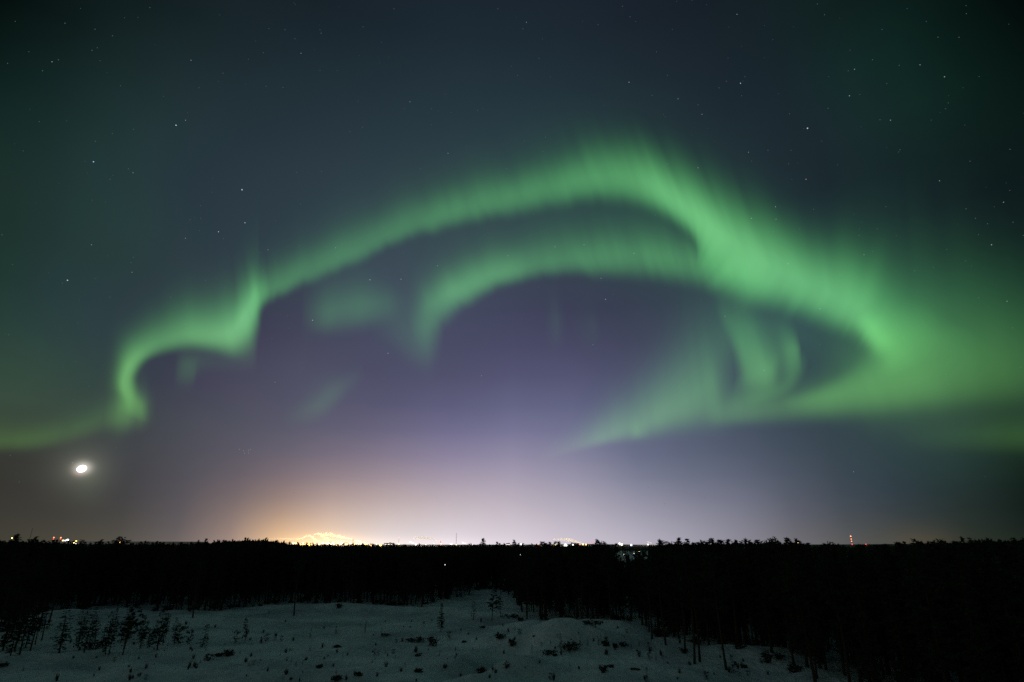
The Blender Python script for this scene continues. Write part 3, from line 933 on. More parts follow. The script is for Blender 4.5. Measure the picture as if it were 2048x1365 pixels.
for (x, y, z, h, r, az) in rest:
    v, f = LODS[rngf.integers(0, 8) + (8 if r < 240 else 0)]
    a = rngf.uniform(0, 6.283); ca, sa = math.cos(a), math.sin(a); s = h / 16.0
    w = s * rngf.uniform(0.8, 1.15)
    VV.append(np.stack([(v[:, 0] * ca - v[:, 1] * sa) * w + x, (v[:, 0] * sa + v[:, 1] * ca) * w + y, v[:, 2] * s + z], 1))
    FF.append(f + base); base += len(v)
fo = mesh_obj("forest", np.concatenate(VV), np.concatenate(FF), needles)
tag(fo, "black mass of pine forest between the snow clearing and the skyline", "forest", kind='stuff')
print("forest trees", len(FOREST), "rest", len(rest))

# low far ridge at the horizon, left and right
hv = []; hf = []
HAZ = np.linspace(-62, 62, 240)
for i, a in enumerate(HAZ):
    px = px_of_az(R(a))
    e = 0.06 + 0.10 * float(vnoise(a / 7.0, 3)) + (0.16 if px < 420 else 0.0) * min(1, max(0, (420 - px) / 60 + 1))
    s_, c_ = math.sin(R(a)), math.cos(R(a))
    far = CAM_Z + 14000 * math.tan(R(max(e, 0.01)))
    lift = 2300 * float(sky_tan(R(a)))
    for d, z in ((2250, 1.0), (2400, 12.5 + lift + 1.5 * float(vnoise(a * 3, 8))), (4500, 13.0 + lift * 0.6 + 1.5 * float(vnoise(a * 5, 9))), (9000, 13.5 + 1.5 * float(vnoise(a * 4, 11))), (14000, far), (17000, -5)):
        hv.append((d * s_, d * c_, z))
    if i:
        b = 6 * i
        hf += [(b - 6 + k, b + k, b + 1 + k, b - 5 + k) for k in range(5)]
wood_far = mat_noise("far woods", (0.02, 0.026, 0.02), (0.04, 0.045, 0.035), 0.01, 0.9)
hl = mesh_obj("hills", hv, hf, wood_far, smooth=True)
tag(hl, kind='structure')

# ------------------------------------------------------------------ town lamps, masts, chimneys and steam at the horizon
dark_metal = mat_noise("dark galvanised metal", (0.05, 0.05, 0.055), (0.09, 0.09, 0.095), 0.5, 0.6)
LAMPCOL = {'o': ((1.0, 0.50, 0.10), 5.0), 'y': ((1.0, 0.78, 0.32), 5.0), 'w': ((1.0, 0.94, 0.82), 6.0), 'b': ((0.80, 0.88, 1.0), 5.0), 'r': ((1.0, 0.07, 0.06), 2.2), 'p': ((1.0, 0.30, 0.16), 3.0), 'c': ((0.85, 1.0, 0.97), 9.0), 'd': ((1.0, 0.94, 0.82), 1.3)}
LM = {k: mat_emit("lamp glow " + k, c, s) for k, (c, s) in LAMPCOL.items()}
CNAME = {'o': 'orange', 'y': 'yellow', 'w': 'warm white', 'b': 'bluish white', 'r': 'red', 'p': 'pinkish orange', 'c': 'brilliant cold white', 'd': 'white'}


def lamp_at(px, py, rpx, c, dist, label, group, name="street_lamp", cat="street lamp"):
    d = pdir(px, py)
    k = dist / math.hypot(d[0], d[1])
    pos = np.array([0, 0, CAM_Z]) + d * k
    zg = float(gz(pos[0], pos[1]))
    rad = 0.82 * rpx / FPX * dist
    rt = empty(name, (pos[0], pos[1], zg))
    tag(rt, label, cat, group)
    hz = pos[2] - zg
    m = MB(); m.tube([(0, 0, -0.5), (0, 0, max(hz - rad * 0.6, 1))], [0.05 + rad * 0.06, 0.03 + rad * 0.05], 6); m.build("pole", dark_metal, rt)
    m = MB(); m.ball((0, 0, hz), rad, 10, 6, (1, 1, 0.85)); m.build("lamp_head", LM[c], rt, smooth=True)
    m = MB(); m.tube([(0, 0, hz + rad * 0.80), (0, 0, hz + rad * 0.95)], [rad * 0.55, rad * 0.2], 8); m.build("lamp_hood", dark_metal, rt)
    return rt


GT = "lamps of the distant town"
LAMPS = [
    (126, 1081.5, 1.3, 'y', "yellow lamp left in the short row under the twin red beacons"), (130.5, 1081.5, 1.2, 'w', "small warm lamp in the middle of the row under the red beacons"), (135, 1080.5, 2.1, 'w', "bright white lamp right of the twin red beacons"),
    (147, 1086, 1.6, 'y', "yellow lamp left in the triangle of lamps at the left skyline"), (152.5, 1082.5, 1.2, 'o', "orange lamp topping the triangle of lamps at the left skyline"), (150.5, 1088.5, 1.8, 'w', "white lamp lowest in the triangle of lamps at the left skyline"),
    (24, 1076.5, 1.0, 'y', "faint yellow lamp right at the left border skyline"), (240, 1085.5, 1.2, 'o', "orange lamp under the round-crowned pine"), (283, 1091, 0.9, 'o', "dim orange lamp left of a brighter one in the left woods"), (289, 1091, 1.3, 'o', "orange lamp right of a dimmer one in the left woods"),
    (320, 1091.5, 1.0, 'y', "left one of two close pale lamps in the left woods"), (325.5, 1091.5, 1.0, 'y', "right one of two close pale lamps in the left woods"), (359, 1091.5, 1.4, 'o', "single orange lamp in the woods right of the pale pair"),
    (797.5, 1088, 1.8, 'y', "yellow lamp between the two large steam plumes"), (821, 1084.5, 1.6, 'w', "white lamp left in the group under the second plume's tail"), (826, 1086.5, 1.8, 'w', "larger white lamp under the second plume's tail"), (831.5, 1089.5, 1.8, 'b', "bluish lamp at the treeline under the second plume's tail"),
    (903, 1088.5, 2.0, 'b', "bluish lamp left of the tall dark aerial"), (926, 1086, 1.5, 'w', "upper white lamp right of the tall dark aerial"), (930, 1088, 1.6, 'w', "lower white lamp right of the tall dark aerial"),
    (1042, 1089, 1.9, 'w', "warm white lamp right of the slim spruce tip in the centre"), (1076, 1089, 1.2, 'p', "small reddish lamp between centre and the brilliant white lamp"), (1111, 1089.5, 2.2, 'y', "yellowish lamp left of the brilliant white lamp"),
    (1131, 1091, 3.8, 'c', "brilliant cold white floodlight, largest lamp right of centre"), (1146, 1090.5, 2.2, 'w', "warm lamp directly right of the brilliant white floodlight"), (1160, 1090, 1.6, 'p', "pinkish lamp under the third plume's root"),
    (1166, 1089.5, 2.0, 'y', "yellow lamp under the third plume's root"), (1172, 1089.5, 1.6, 'o', "orange lamp right of the third plume's root"), (1184, 1086, 1.5, 'r', "red lamp among spruce tips right of the third plume"),
    (1239, 1087.5, 2.0, 'w', "upper white lamp in the skyline gap"), (1243.5, 1089.5, 2.4, 'w', "broad white lamp in the skyline gap"), (1262.5, 1090.5, 2.2, 'b', "bluish white lamp in the middle of the skyline gap"), (1296, 1089.5, 1.7, 'w', "warm lamp below the smallest plume"),
    (1292.5, 1096, 1.4, 'y', "small yellow lamp below the skyline under the smallest plume"), (1595.5, 1086, 1.5, 'y', "yellow lamp beside a thin spruce tip on the right skyline"), (1732, 1089.5, 1.4, 'r', "dull red lamp low on the skyline right of the red-lit mast"),
]
for i, (px, py, rp_, c, lab) in enumerate(LAMPS):
    lamp_at(px, py, rp_, c, 3200 + (i * 373) % 1700, lab, GT)
# the packed lamps of the works and streets under the big plume
rl = random.Random(8)
xs = list(np.arange(588, 668, 4.2)) + list(np.arange(668, 790, 5.6)) + list(np.arange(850, 1025, 16))
for i, px in enumerate(xs):
    px = px + rl.uniform(-2, 2)
    big = px < 725
    c = rl.choice('ooyyyw' if px < 645 else ('yywwo' if px < 790 else 'ywb'))
    lab = ("orange and yellow lamp in the crowded row under the big steam plume" if px < 668 else "pale lamp in the row right of the big steam plume") if px < 800 else "tiny pale lamp on the horizon between the aerial and the spruce"
    # same words only for lamps of one row that nothing tells apart
    lamp_at(px, (1088.5 if big else 1089.2) + rl.uniform(-1.8, 1.2), rl.uniform(1.0, 2.2) if big else rl.uniform(0.8, 1.7) * (1 if px < 800 else 0.7), c, rl.uniform(3400, 4900), lab, "rows of town lamps on the horizon")
for px, py, lab in ((600, 1091.0, "large orange floodlight low at the left foot of the big plume"), (617, 1091.0, "largest orange floodlight under the middle of the big plume"), (742, 1091, "orange floodlight right of the big plume"), (761, 1091, "second orange floodlight right of the big plume")):
    lamp_at(px, py, 3.2 if px < 700 else 2.3, 'o', 3000, lab, GT)
# lamps in the woods and on the snowy field seen through the gap
for px, py, rp_, c, dist, lab in ((890, 1130, 1.2, 'd', float(edge_r(azel(890, 1130)[0])) - 6.5, "small white lamp deep in the dark forest left of centre"), (1041, 1110, 0.9, 'd', float(edge_r(azel(1041, 1110)[0])) - 6.5, "dim yellowish lamp in the forest right of centre"),
                                  (1224, 1110, 0.9, 'y', 700, "yellow lamp at the left end of the lit snow field in the gap"), (1248, 1109.5, 0.8, 'y', 720, "yellow lamp over the middle of the lit snow field"), (1268, 1107.5, 0.7, 'w', 800, "pale lamp at the back of the lit snow field"),
                                  (1278, 1104, 0.9, 'o', 760, "amber lamp at the right of the lit snow field"), (1301, 1108.5, 0.7, 'y', 720, "faint yellow lamp at the right end of the lit snow field")):
    lamp_at(px, py, rp_, c, dist, lab, "lamps among the woods")
fl = bpy.data.lights.new("field_lamp_light", 'POINT'); fl.energy = 500; fl.color = (1, 0.85, 0.6); fl.shadow_soft_size = 1
flo = bpy.data.objects.new("field_lamp_light", fl); d = pdir(1250, 1106); k = 700 / d[1]; flo.location = (d[0] * k, d[1] * k, CAM_Z + d[2] * k); COL.objects.link(flo)


def mast(px, py_top, py_base, dist, wpx, lamps, label, cat="mast", name="radio_mast", parts=True):
    d0 = pdir(px, (py_top + py_base) / 2); az = math.atan2(d0[0], d0[1])
    x, y = dist * math.sin(az), dist * math.cos(az)
    zt = CAM_Z + dist * math.tan(azel(px, py_top)[1])
    z0 = float(gz(x, y))
    rt = empty(name, (x, y, z0)); tag(rt, label, cat)
    w = wpx / FPX * dist; hh = zt - z0
    m = MB()
    for s in range(3):
        a = s * 2.094
        m.tube([(w * math.cos(a), w * math.sin(a), -1), (w * 0.7 * math.cos(a), w * 0.7 * math.sin(a), hh)], [w * 0.22, w * 0.16], 4)
    n = 26
    for i in range(n):
        za, zb = hh * i / n, hh * (i + 1) / n
        for s in range(3):
            a, b = s * 2.094, ((s + 1) % 3) * 2.094
            wa, wb = w * (1 - 0.3 * i / n), w * (1 - 0.3 * (i + 1) / n)
            m.tube([(wa * math.cos(a), wa * math.sin(a), za), (wb * math.cos(b), wb * math.sin(b), zb)], [w * 0.09] * 2, 3)
    m.build("lattice", dark_metal, rt)
    for py, c, rp_ in lamps:
        zz = CAM_Z + dist * math.tan(azel(px, py)[1]) - z0
        m = MB(); m.ball((0, 0, zz), 0.5 * rp_ / FPX * dist, 10, 6); m.build("beacon", LM[c], rt, smooth=True)
    return rt


mast(1703, 1072, 1092, 3400, 0.45, [(1073, 'p', 2.0), (1078.5, 'p', 1.5), (1083, 'p', 1.5), (1088.8, 'r', 1.8)], "tall mast with a bright top lamp and three red beacons on the right skyline")
mast(912.5, 1067, 1091, 3300, 0.55, [], "tall unlit dark aerial standing on the horizon right of the second plume")
mast(62, 1057, 1081, 2400, 0.45, [], "thin unlit aerial on the skyline near the left border")
mast(1575, 1084, 1092, 2600, 0.45, [(1085.5, 'r', 1.5), (1090, 'r', 1.9)], "short mast with two red beacons under a broad spruce at right")
mast(797.5, 1075.5, 1091, 4300, 0.3, [(1076, 'p', 1.1)], "thin mast tipped by one faint red beacon between the plumes")

brick = mat_noise("soot-stained concrete", (0.16, 0.15, 0.14), (0.28, 0.26, 0.24), 0.08, 0.9)


def chimney(px, py_top, dist, wpx, lamps, label):
    az, el = azel(px, py_top)
    x, y = dist * math.sin(az), dist * math.cos(az); z0 = float(gz(x, y)); hh = CAM_Z + dist * math.tan(el) - z0
    rt = empty("chimney", (x, y, z0)); tag(rt, label, "chimney", "chimneys on the horizon")
    w = wpx / FPX * dist / 2
    m = MB(); m.tube([(0, 0, -1), (0, 0, hh * 0.5), (0, 0, hh)], [w * 1.3, w * 1.1, w * 0.9], 14, cap=False); m.tube([(0, 0, hh - 2.0), (0, 0, hh - 0.3)], [w * 1.06, w * 1.06], 14); m.build("stack", brick, rt, smooth=False)
    for py, c, rp_ in lamps:
        zz = CAM_Z + dist * math.tan(azel(px, py)[1]) - z0
        m = MB(); m.ball((0, -w * 1.2 - 0.5, zz), 0.5 * rp_ / FPX * dist, 10, 6); m.build("beacon", LM[c], rt, smooth=True)
    return (x, y, z0 + hh)


chimney(109, 1074.5, 5200, 1.6, [(1075.5, 'p', 1.6), (1078.5, 'r', 1.4)], "chimney with red beacons, left of the twin pair at far left")
chimney(123, 1074.5, 5200, 1.6, [(1075.8, 'p', 1.8), (1078.5, 'r', 1.4)], "chimney with red beacons, right of the twin pair at far left")
chimney(706, 1079, 5000, 1.8, [], "chimney feeding the big orange-lit steam plume")
chimney(661, 1082, 5050, 1.8, [], "lower chimney inside the billows of the big plume")
chimney(881, 1082, 5000, 1.6, [(1082.5, 'r', 1.4), (1086, 'r', 1.5), (1089, 'r', 1.8)], "chimney with a column of red beacons under the second plume")
chimney(1162, 1086.5, 5000, 1.5, [], "chimney at the right end of the third, yellow-lit plume")
chimney(1151, 1083.0, 4900, 1.2, [(1084, 'p', 1.5)], "thin stack with one pinkish beacon in front of the third plume")
chimney(1305, 1088, 5000, 1.2, [], "small chimney under the smallest plume in the skyline gap")


def hall(px0, px1, py_top, dist, label, c='y'):
    a0, e = azel(px0, py_top); a1, _ = azel(px1, py_top)
    am = (a0 + a1) / 2; x, y = dist * math.sin(am), dist * math.cos(am); z0 = float(gz(x, y)); hh = CAM_Z + dist * math.tan(e) - z0
    w = (a1 - a0) * dist
    rt = empty("factory_hall", (x, y, z0)); rt.rotation_euler = (0, 0, -am); tag(rt, label, "building", "factory halls on the horizon")
    m = MB(); m.box((0, 0, hh * 0.45), (w, w * 0.6, hh * 0.9)); m.build("wall", brick, rt)
    m = MB(); m.box((0, 0, hh * 0.95 + 0.01), (w * 1.03, w * 0.63, hh * 0.1)); m.box((w * 0.2, 0, hh * 1.06), (w * 0.2, w * 0.2, hh * 0.12)); m.build("roof", dark_metal, rt)
    for k in range(5):
        m = MB(); m.box(((k - 2) * w * 0.18, -w * 0.3 - 0.1, hh * 0.72), (w * 0.09, 0.3, hh * 0.10)); m.build("window", LM[c], rt)


hall(600, 632, 1087.5, 5300, "long factory hall behind the crowded lamps under the big plume")
hall(672, 700, 1086.5, 5200, "factory hall to the right under the big plume", 'w')
hall(768, 786, 1086.5, 4600, "dark hall between the two large plumes", 'w')
hall(1012, 1020, 1087, 4600, "small block on the horizon left of the slim spruce tip", 'w')
hall(1238, 1246, 1088, 4700, "white-lit block in the skyline gap", 'w')

# --- steam
steam = bpy.data.materials.new("lit steam")
nt, out = nodes_of(steam)
pv = nt.nodes.new('ShaderNodeVolumePrincipled')
pv.inputs['Color'].default_value = (0.98, 0.98, 0.98, 1)
pv.inputs['Density'].default_value = 0.06
pv.inputs['Anisotropy'].default_value = 0.0
nt.links.new(pv.outputs[0], out.inputs['Volume'])


def plume(path, dist, seed, label, lights, fill=1.0):
    """path: (px, py, radius px, looseness) along the drift of the steam"""
    rg = np.random.default_rng(seed)
    m = MB()
    def pt(px, py, dd=0.0):
        d = pdir(px, py); k = (dist + dd) / math.hypot(d[0], d[1])
        return np.array([0, 0, CAM_Z]) + d * k
    s = dist / FPX
    for i in range(len(path) - 1):
        a, b = np.array(path[i], float), np.array(path[i + 1], float)
        n = max(2, int(np.hypot(*(b[:2] - a[:2])) / max(0.5, 0.28 * a[2]) * fill))
        for j in range(n):
            q = (j + rg.random()) / n; c = a + (b - a) * q
            for k in range(2):
                rr = c[2] * rg.uniform(0.30, 0.62)
                off = rg.normal(size=3) * c[2] * np.array([0.45, 0.45, 0.45])
                m.ball(pt(c[0] + off[0], c[1] + off[1], off[2] * s), rr * s, 9, 6, (rg.uniform(0.9, 1.3), 1, rg.uniform(0.8, 1.1)))
    v = np.array(m.v)
    c = v.mean(0)
    nzv = rg.normal(size=v.shape) * 0.10 * np.median([p_[2] for p_ in path]) * s
    o = mesh_obj("steam_plume", v - c + nzv, m.f, steam, None, smooth=True, loc=c)
    rm = o.modifiers.new("merge", 'REMESH'); rm.mode = 'VOXEL'; rm.voxel_size = 0.42 * s; rm.use_smooth_shade = True
    sm = o.modifiers.new("soften", 'SMOOTH'); sm.factor = 0.5; sm.iterations = 2
    tag(o, label, "steam plume", "steam plumes on the horizon")
    for (px, py, dd, e, col) in lights:
        L = bpy.data.lights.new("works_floodlight", 'POINT'); L.energy = e * 3.6; L.color = col; L.shadow_soft_size = 6.0
        lo = bpy.data.objects.new("works_floodlight", L); lo.location = pt(px, py, dd); COL.objects.link(lo)


ORG = (1.0, 0.70, 0.36); WRM = (1.0, 0.86, 0.62)
BIG = [(690, 1088, -90, 2.2e6, ORG), (655, 1088, -120, 3.4e6, ORG), (622, 1088, -120, 3.4e6, ORG), (596, 1088, -70, 1.2e6, ORG), (700, 1080, -60, 4e5, ORG)]
plume([(706, 1079, 0.8, 0), (694, 1076.8, 1.6, 0), (680, 1073.5, 2.4, 0), (666, 1070.8, 2.9, 0), (652, 1069, 2.8, 0), (645, 1070, 2.2, 0), (636, 1068, 1.5, 0)], 5000, 1,
      "largest steam plume, a thick orange-white ribbon slanting left from its chimney", BIG)
plume([(668, 1086, 1.4, 0), (660, 1081, 2.2, 0), (650, 1076, 2.6, 0), (641, 1071, 2.4, 0), (634, 1067.5, 1.6, 0), (627, 1069, 1.0, 0)], 5060, 2, "billow of steam rising steeply beneath the largest plume", [])
plume([(640, 1086, 1.8, 0), (630, 1080, 2.4, 0), (623, 1073.5, 2.4, 0), (614, 1071.5, 1.8, 0), (605, 1077, 1.5, 0), (592, 1078.5, 1.2, 0), (574, 1078, 0.9, 0), (552, 1077.5, 0.6, 0), (536, 1077, 0.4, 0)], 5030, 7, "leftmost billow of steam, trailing a long thin wisp over the wooded hill", [])
plume([(690, 1087.5, 1.3, 0), (681, 1084, 1.9, 0), (671, 1083.5, 1.7, 0), (664, 1086, 1.2, 0)], 5080, 8, "low round puff of steam close over the lamps under the largest plume", [])
plume([(733, 1088, 1.4, 0), (722, 1084.5, 2.0, 0), (712, 1082, 1.6, 0)], 4900, 5, "short low puff of steam right of the largest plume", [(728, 1090, -70, 4e5, WRM)])
plume([(880.5, 1082, 1.0, 0), (870, 1079.5, 1.6, 0), (856, 1077, 2.3, 0), (842, 1076.5, 2.6, 0), (832, 1076, 2.0, 0), (826, 1077.5, 1.5, 0)], 5000, 3, "second plume, long and pale, above the red chimney lights", [(866, 1087, -90, 2.4e6, WRM), (842, 1087, -90, 2.4e6, WRM)])
plume([(1162, 1086.5, 0.9, 0), (1154, 1083.5, 1.6, 0), (1143, 1080.5, 2.1, 0), (1131, 1079.5, 2.3, 0), (1121, 1079, 1.8, 0), (1112, 1078.5, 1.0, 0), (1106, 1079.5, 0.6, 0)], 5000, 4, "third plume, flame-like and yellow, over the brilliant white floodlight", [(1150, 1089, -80, 2.6e6, (1, 0.78, 0.42)), (1130, 1088, -80, 2.6e6, (1, 0.78, 0.42))])
plume([(1305, 1088, 0.6, 0), (1300, 1085.5, 1.1, 0), (1294, 1083.5, 1.0, 0)], 5000, 6, "smallest plume, a short pale wisp in the skyline gap", [(1300, 1089, -60, 9e5, WRM)])

# ------------------------------------------------------------------ moon and stars
moon_mat = mat_emit("moon glow", (1.0, 0.96, 0.88), 4.0)
SKY_R = 90000.0


def sky_pos(px, py, r=SKY_R):
    return np.array([0, 0, CAM_Z]) + pdir(px, py) * r


m = MB(); m.ball((0, 0, 0), 1.0, 24, 14)
mo = m.build("moon", moon_mat, None, smooth=True)
mo.location = sky_pos(163.5, 938)
s = SKY_R / FPX
mo.rotation_euler = (0, R(-24), 0)
mo.scale = (6.8 * s, 6 * s, 5.2 * s)
tag(mo, "overexposed white moon glowing low above the left skyline", "moon")

ST = {k: mat_emit("starlight " + k, c, e) for k, (c, e) in {'B': ((0.62, 0.74, 1.0), 0.85), 'w': ((0.85, 0.92, 1.0), 0.32), 'f': ((0.8, 0.9, 1.0), 0.12), 'r': ((1.0, 0.55, 0.5), 0.5)}.items()}
star_mesh = {}
for k, mt in ST.items():
    m = MB(); m.ball((0, 0, 0), 1.0, 8, 5)
    o = m.build("star", mt); star_mesh[k] = o.data
    bpy.data.objects.remove(o)


def star(px, py, k, rpx, label):
    o = bpy.data.objects.new("star", star_mesh[k]); COL.objects.link(o)
    o.location = sky_pos(px, py); q = 0.66 * rpx * s; o.scale = (q, q, q)
    tag(o, label, "star", "stars in the night sky")


STARS = [
    (484, 380, 'B', 1.6, "brightest star, bluish white, high above the bend of the long aurora arch"), (352, 251, 'B', 1.35, "bright blue star with a faint companion at upper left"), (187, 324, 'B', 1.25, "bluish star in the faint green glow at upper left"),
    (135, 561, 'B', 1.25, "bluish star low in the dark sky at far left"), (1615, 257, 'B', 1.5, "bright white star right above the broad shoulder of the aurora"), (490, 446, 'B', 1.05, "bluish star below the brightest star"),
    (437, 464, 'B', 1.05, "bluish star to the lower left of the brightest star"), (1481, 167, 'B', 1.1, "bluish star high above the aurora shoulder"), (1258, 165, 'w', 1.2, "white star above the arch, left of a bluish one"),
    (1699, 192, 'w', 1.2, "white star in the green glow at upper right"), (1889, 154, 'w', 1.1, "bluish star near the upper right corner"), (1709, 139, 'w', 1.0, "star just above the white one in the upper right glow"),
    (1781, 241, 'w', 1.0, "greenish blue star alone at upper right"), (1612, 359, 'r', 1.1, "reddish star over the shoulder of the aurora"), (1396, 336, 'w', 1.1, "white star on the upper fringe of the aurora shoulder"),
    (1551, 414, 'w', 1.1, "white star at the dark side of the aurora shoulder, upper of two"), (1552, 439, 'w', 0.9, "star at the dark side of the aurora shoulder, lower of two"), (1503, 437, 'w', 1.05, "star on the fringe where the green shoulder fades"),
    (1983, 490, 'w', 1.2, "white star alone at the right border above the green haze"), (802, 559, 'w', 1.3, "whitest star between the two green arcs"), (740, 560, 'B', 1.0, "bluish star left of the whitest one between the arcs"),
    (875, 532, 'w', 1.0, "star on the dark gap over the inner arc's left end"), (625, 641, 'B', 1.0, "bluish star at the left rim of the pale green patch"), (1268, 507, 'w', 1.1, "white star inside the inner arc"),
    (1202, 557, 'w', 1.1, "white star on the lower rim of the inner arc"), (1211, 599, 'B', 0.9, "bluish star in the dark space under the inner arc"), (1110, 494, 'w', 1.0, "star over the middle of the inner arc"), (1168, 490, 'w', 1.1, "star on the upper fringe of the inner arc"),
    (145, 926, 'w', 1.0, "white star close beside the moon"), (1110, 886, 'w', 1.1, "yellowish white star left of the tongue's tip"), (1707, 944, 'w', 0.9, "faint star low at right under the green haze"), (963, 752, 'w', 1.0, "white star alone in the purple sky of the centre"),
    (776, 707, 'B', 0.9, "bluish star under the pale green patch"), (2014, 603, 'w', 0.9, "greenish star in the haze at the right border"), (1728, 510, 'w', 0.9, "greenish star at the fading end of the shoulder"), (266, 346, 'w', 0.9, "lower one of two close stars at upper left"), (257, 338, 'w', 0.9, "upper one of two close stars at upper left"),
]
for a in STARS: star(*a)
FAINT = [(371, 241), (341, 595), (590, 78), (532, 173), (566, 175), (820, 204), (184, 101), (190, 59), (130, 47), (225, 72), (382, 121), (955, 221), (570, 60), (642, 67), (725, 255), (264, 545), (267, 515), (262, 526), (380, 440), (401, 412),
         (371, 477), (447, 478), (1304, 191), (1260, 34), (1245, 13), (1474, 29), (1649, 30), (1876, 75), (1918, 75), (1579, 228), (1497, 305), (1577, 328), (1582, 301), (2020, 299), (1932, 418), (2007, 405), (2026, 445), (1091, 275),
         (1718, 471), (1570, 571), (1576, 528), (836, 582), (801, 677), (1046, 629), (1067, 429), (550, 765), (684, 487), (232, 896), (1623, 1005), (1388, 699), (1528, 741), (1829, 542), (1536, 301), (1438, 176), (1453, 163), (1356, 198), (1035, 151),
         (527, 106), (446, 147), (398, 176), (602, 107), (726, 54), (788, 18), (640, 141), (1046, 58), (1053, 45), (1078, 117), (1086, 303), (996, 18), (85, 142), (104, 124), (117, 120), (191, 283), (257, 338), (220, 359), (183, 490), (4, 470), (593, 345), (643, 343),
         (700, 264), (896, 307), (877, 412), (841, 338), (686, 467), (710, 486), (671, 496), (677, 517), (526, 542), (411, 561), (432, 557), (536, 500), (1013, 338), (1200, 340), (1334, 328), (1396, 210), (1404, 229), (1335, 151), (1313, 104), (1196, 50), (1800, 300), (1879, 362),
         (1940, 323), (1975, 448), (1951, 437), (1627, 419), (1840, 130), (1760, 240), (1656, 217), (1745, 120), (1330, 1008), (1186, 690), (1192, 697), (575, 632), (610, 700), (577, 657), (1016, 512), (1078, 575), (1140, 579), (1226, 590), (1472, 615), (1450, 633), (1640, 690), (1780, 700), (1718, 665), (1600, 605), (1640, 618)]
for i, (a, b) in enumerate(FAINT): star(a, b, 'w' if i % 5 == 0 else 'f', 0.95, "faint pinpoint star lost among many in the night sky")
for a, b in ((479, 899), (487, 902), (489, 907), (497, 901), (497, 906.5), (501, 899.5)): star(a, b, 'w', 0.85, "star of the tiny tight cluster low at left")
rg = np.random.default_rng(31)
m = MB()
for i in range(420):
    a, b = rg.uniform(-100, 2150), rg.uniform(-60, 1000)
    if b > 820 and rg.random() < 0.6: continue
    m.ball(sky_pos(a, b), 0.5 * s * rg.uniform(0.6, 1.2), 6, 4)
sf = m.build("stars", ST['f']); tag(sf, "dusting of the faintest stars across the whole sky", "stars", kind='stuff')

# ------------------------------------------------------------------ aurora: upright sheets of glowing air, far away
aur = bpy.data.materials.new("aurora glow")
nt, out = nodes_of(aur)
at = nt.nodes.new('ShaderNodeAttribute'); at.attribute_name = 'glow'
uvn = nt.nodes.new('ShaderNodeAttribute'); uvn.attribute_name = 'ray_coord'
n1 = nt.nodes.new('ShaderNodeTexNoise'); n1.inputs['Scale'].default_value = 1.0; n1.inputs['Detail'].default_value = 2.0; n1.inputs['Roughness'].default_value = 0.6
nt.links.new(uvn.outputs['Vector'], n1.inputs['Vector'])
mr = nt.nodes.new('ShaderNodeMapRange'); mr.inputs['From Min'].default_value = 0.25; mr.inputs['From Max'].default_value = 0.75; mr.inputs['To Min'].default_value = -1.0; mr.inputs['To Max'].default_value = 1.0; mr.clamp = False
nt.links.new(n1.outputs[0], mr.inputs['Value'])
vmul = nt.nodes.new('ShaderNodeVectorMath'); vmul.operation = 'SCALE'
am = nt.nodes.new('ShaderNodeAttribute'); am.attribute_name = 'ray_depth'
ma = nt.nodes.new('ShaderNodeMath'); ma.operation = 'MULTIPLY_ADD'; ma.inputs[2].default_value = 1.0
nt.links.new(mr.outputs[0], ma.inputs[0]); nt.links.new(am.outputs['Fac'], ma.inputs[1])
nt.links.new(at.outputs['Color'], vmul.inputs[0]); nt.links.new(ma.outputs[0], vmul.inputs['Scale'])
em = nt.nodes.new('ShaderNodeEmission'); nt.links.new(vmul.outputs[0], em.inputs[0]); em.inputs[1].default_value = 1.0
trn = nt.nodes.new('ShaderNodeBsdfTransparent')
ad = nt.nodes.new('ShaderNodeAddShader')
nt.links.new(em.outputs[0], ad.inputs[0]); nt.links.new(trn.outputs[0], ad.inputs[1]); nt.links.new(ad.outputs[0], out.inputs[0])
aur.cycles.emission_sampling = 'NONE'
AUR_H = 5200.0     # height of the lower border (scaled)
GAIN = 0.47


def crom(P, n):
    """Catmull-Rom through rows of P, n samples per span (brightness column stays >= 0)"""
    P = np.asarray(P, float); Q = np.vstack([2 * P[0] - P[1], P, 2 * P[-1] - P[-2]])
    o = []
    for i in range(1, len(Q) - 2):
        for k in range(n):
            t = k / n
            a, b, c, d = Q[i - 1], Q[i], Q[i + 1], Q[i + 2]
            o.append(0.5 * (2 * b + (c - a) * t + (2 * a - 5 * b + 4 * c - d) * t * t + (3 * b - a - 3 * c + d) * t ** 3))
    o.append(P[-1]); o = np.array(o); o[:, 6] = np.maximum(o[:, 6], 0)
    return o


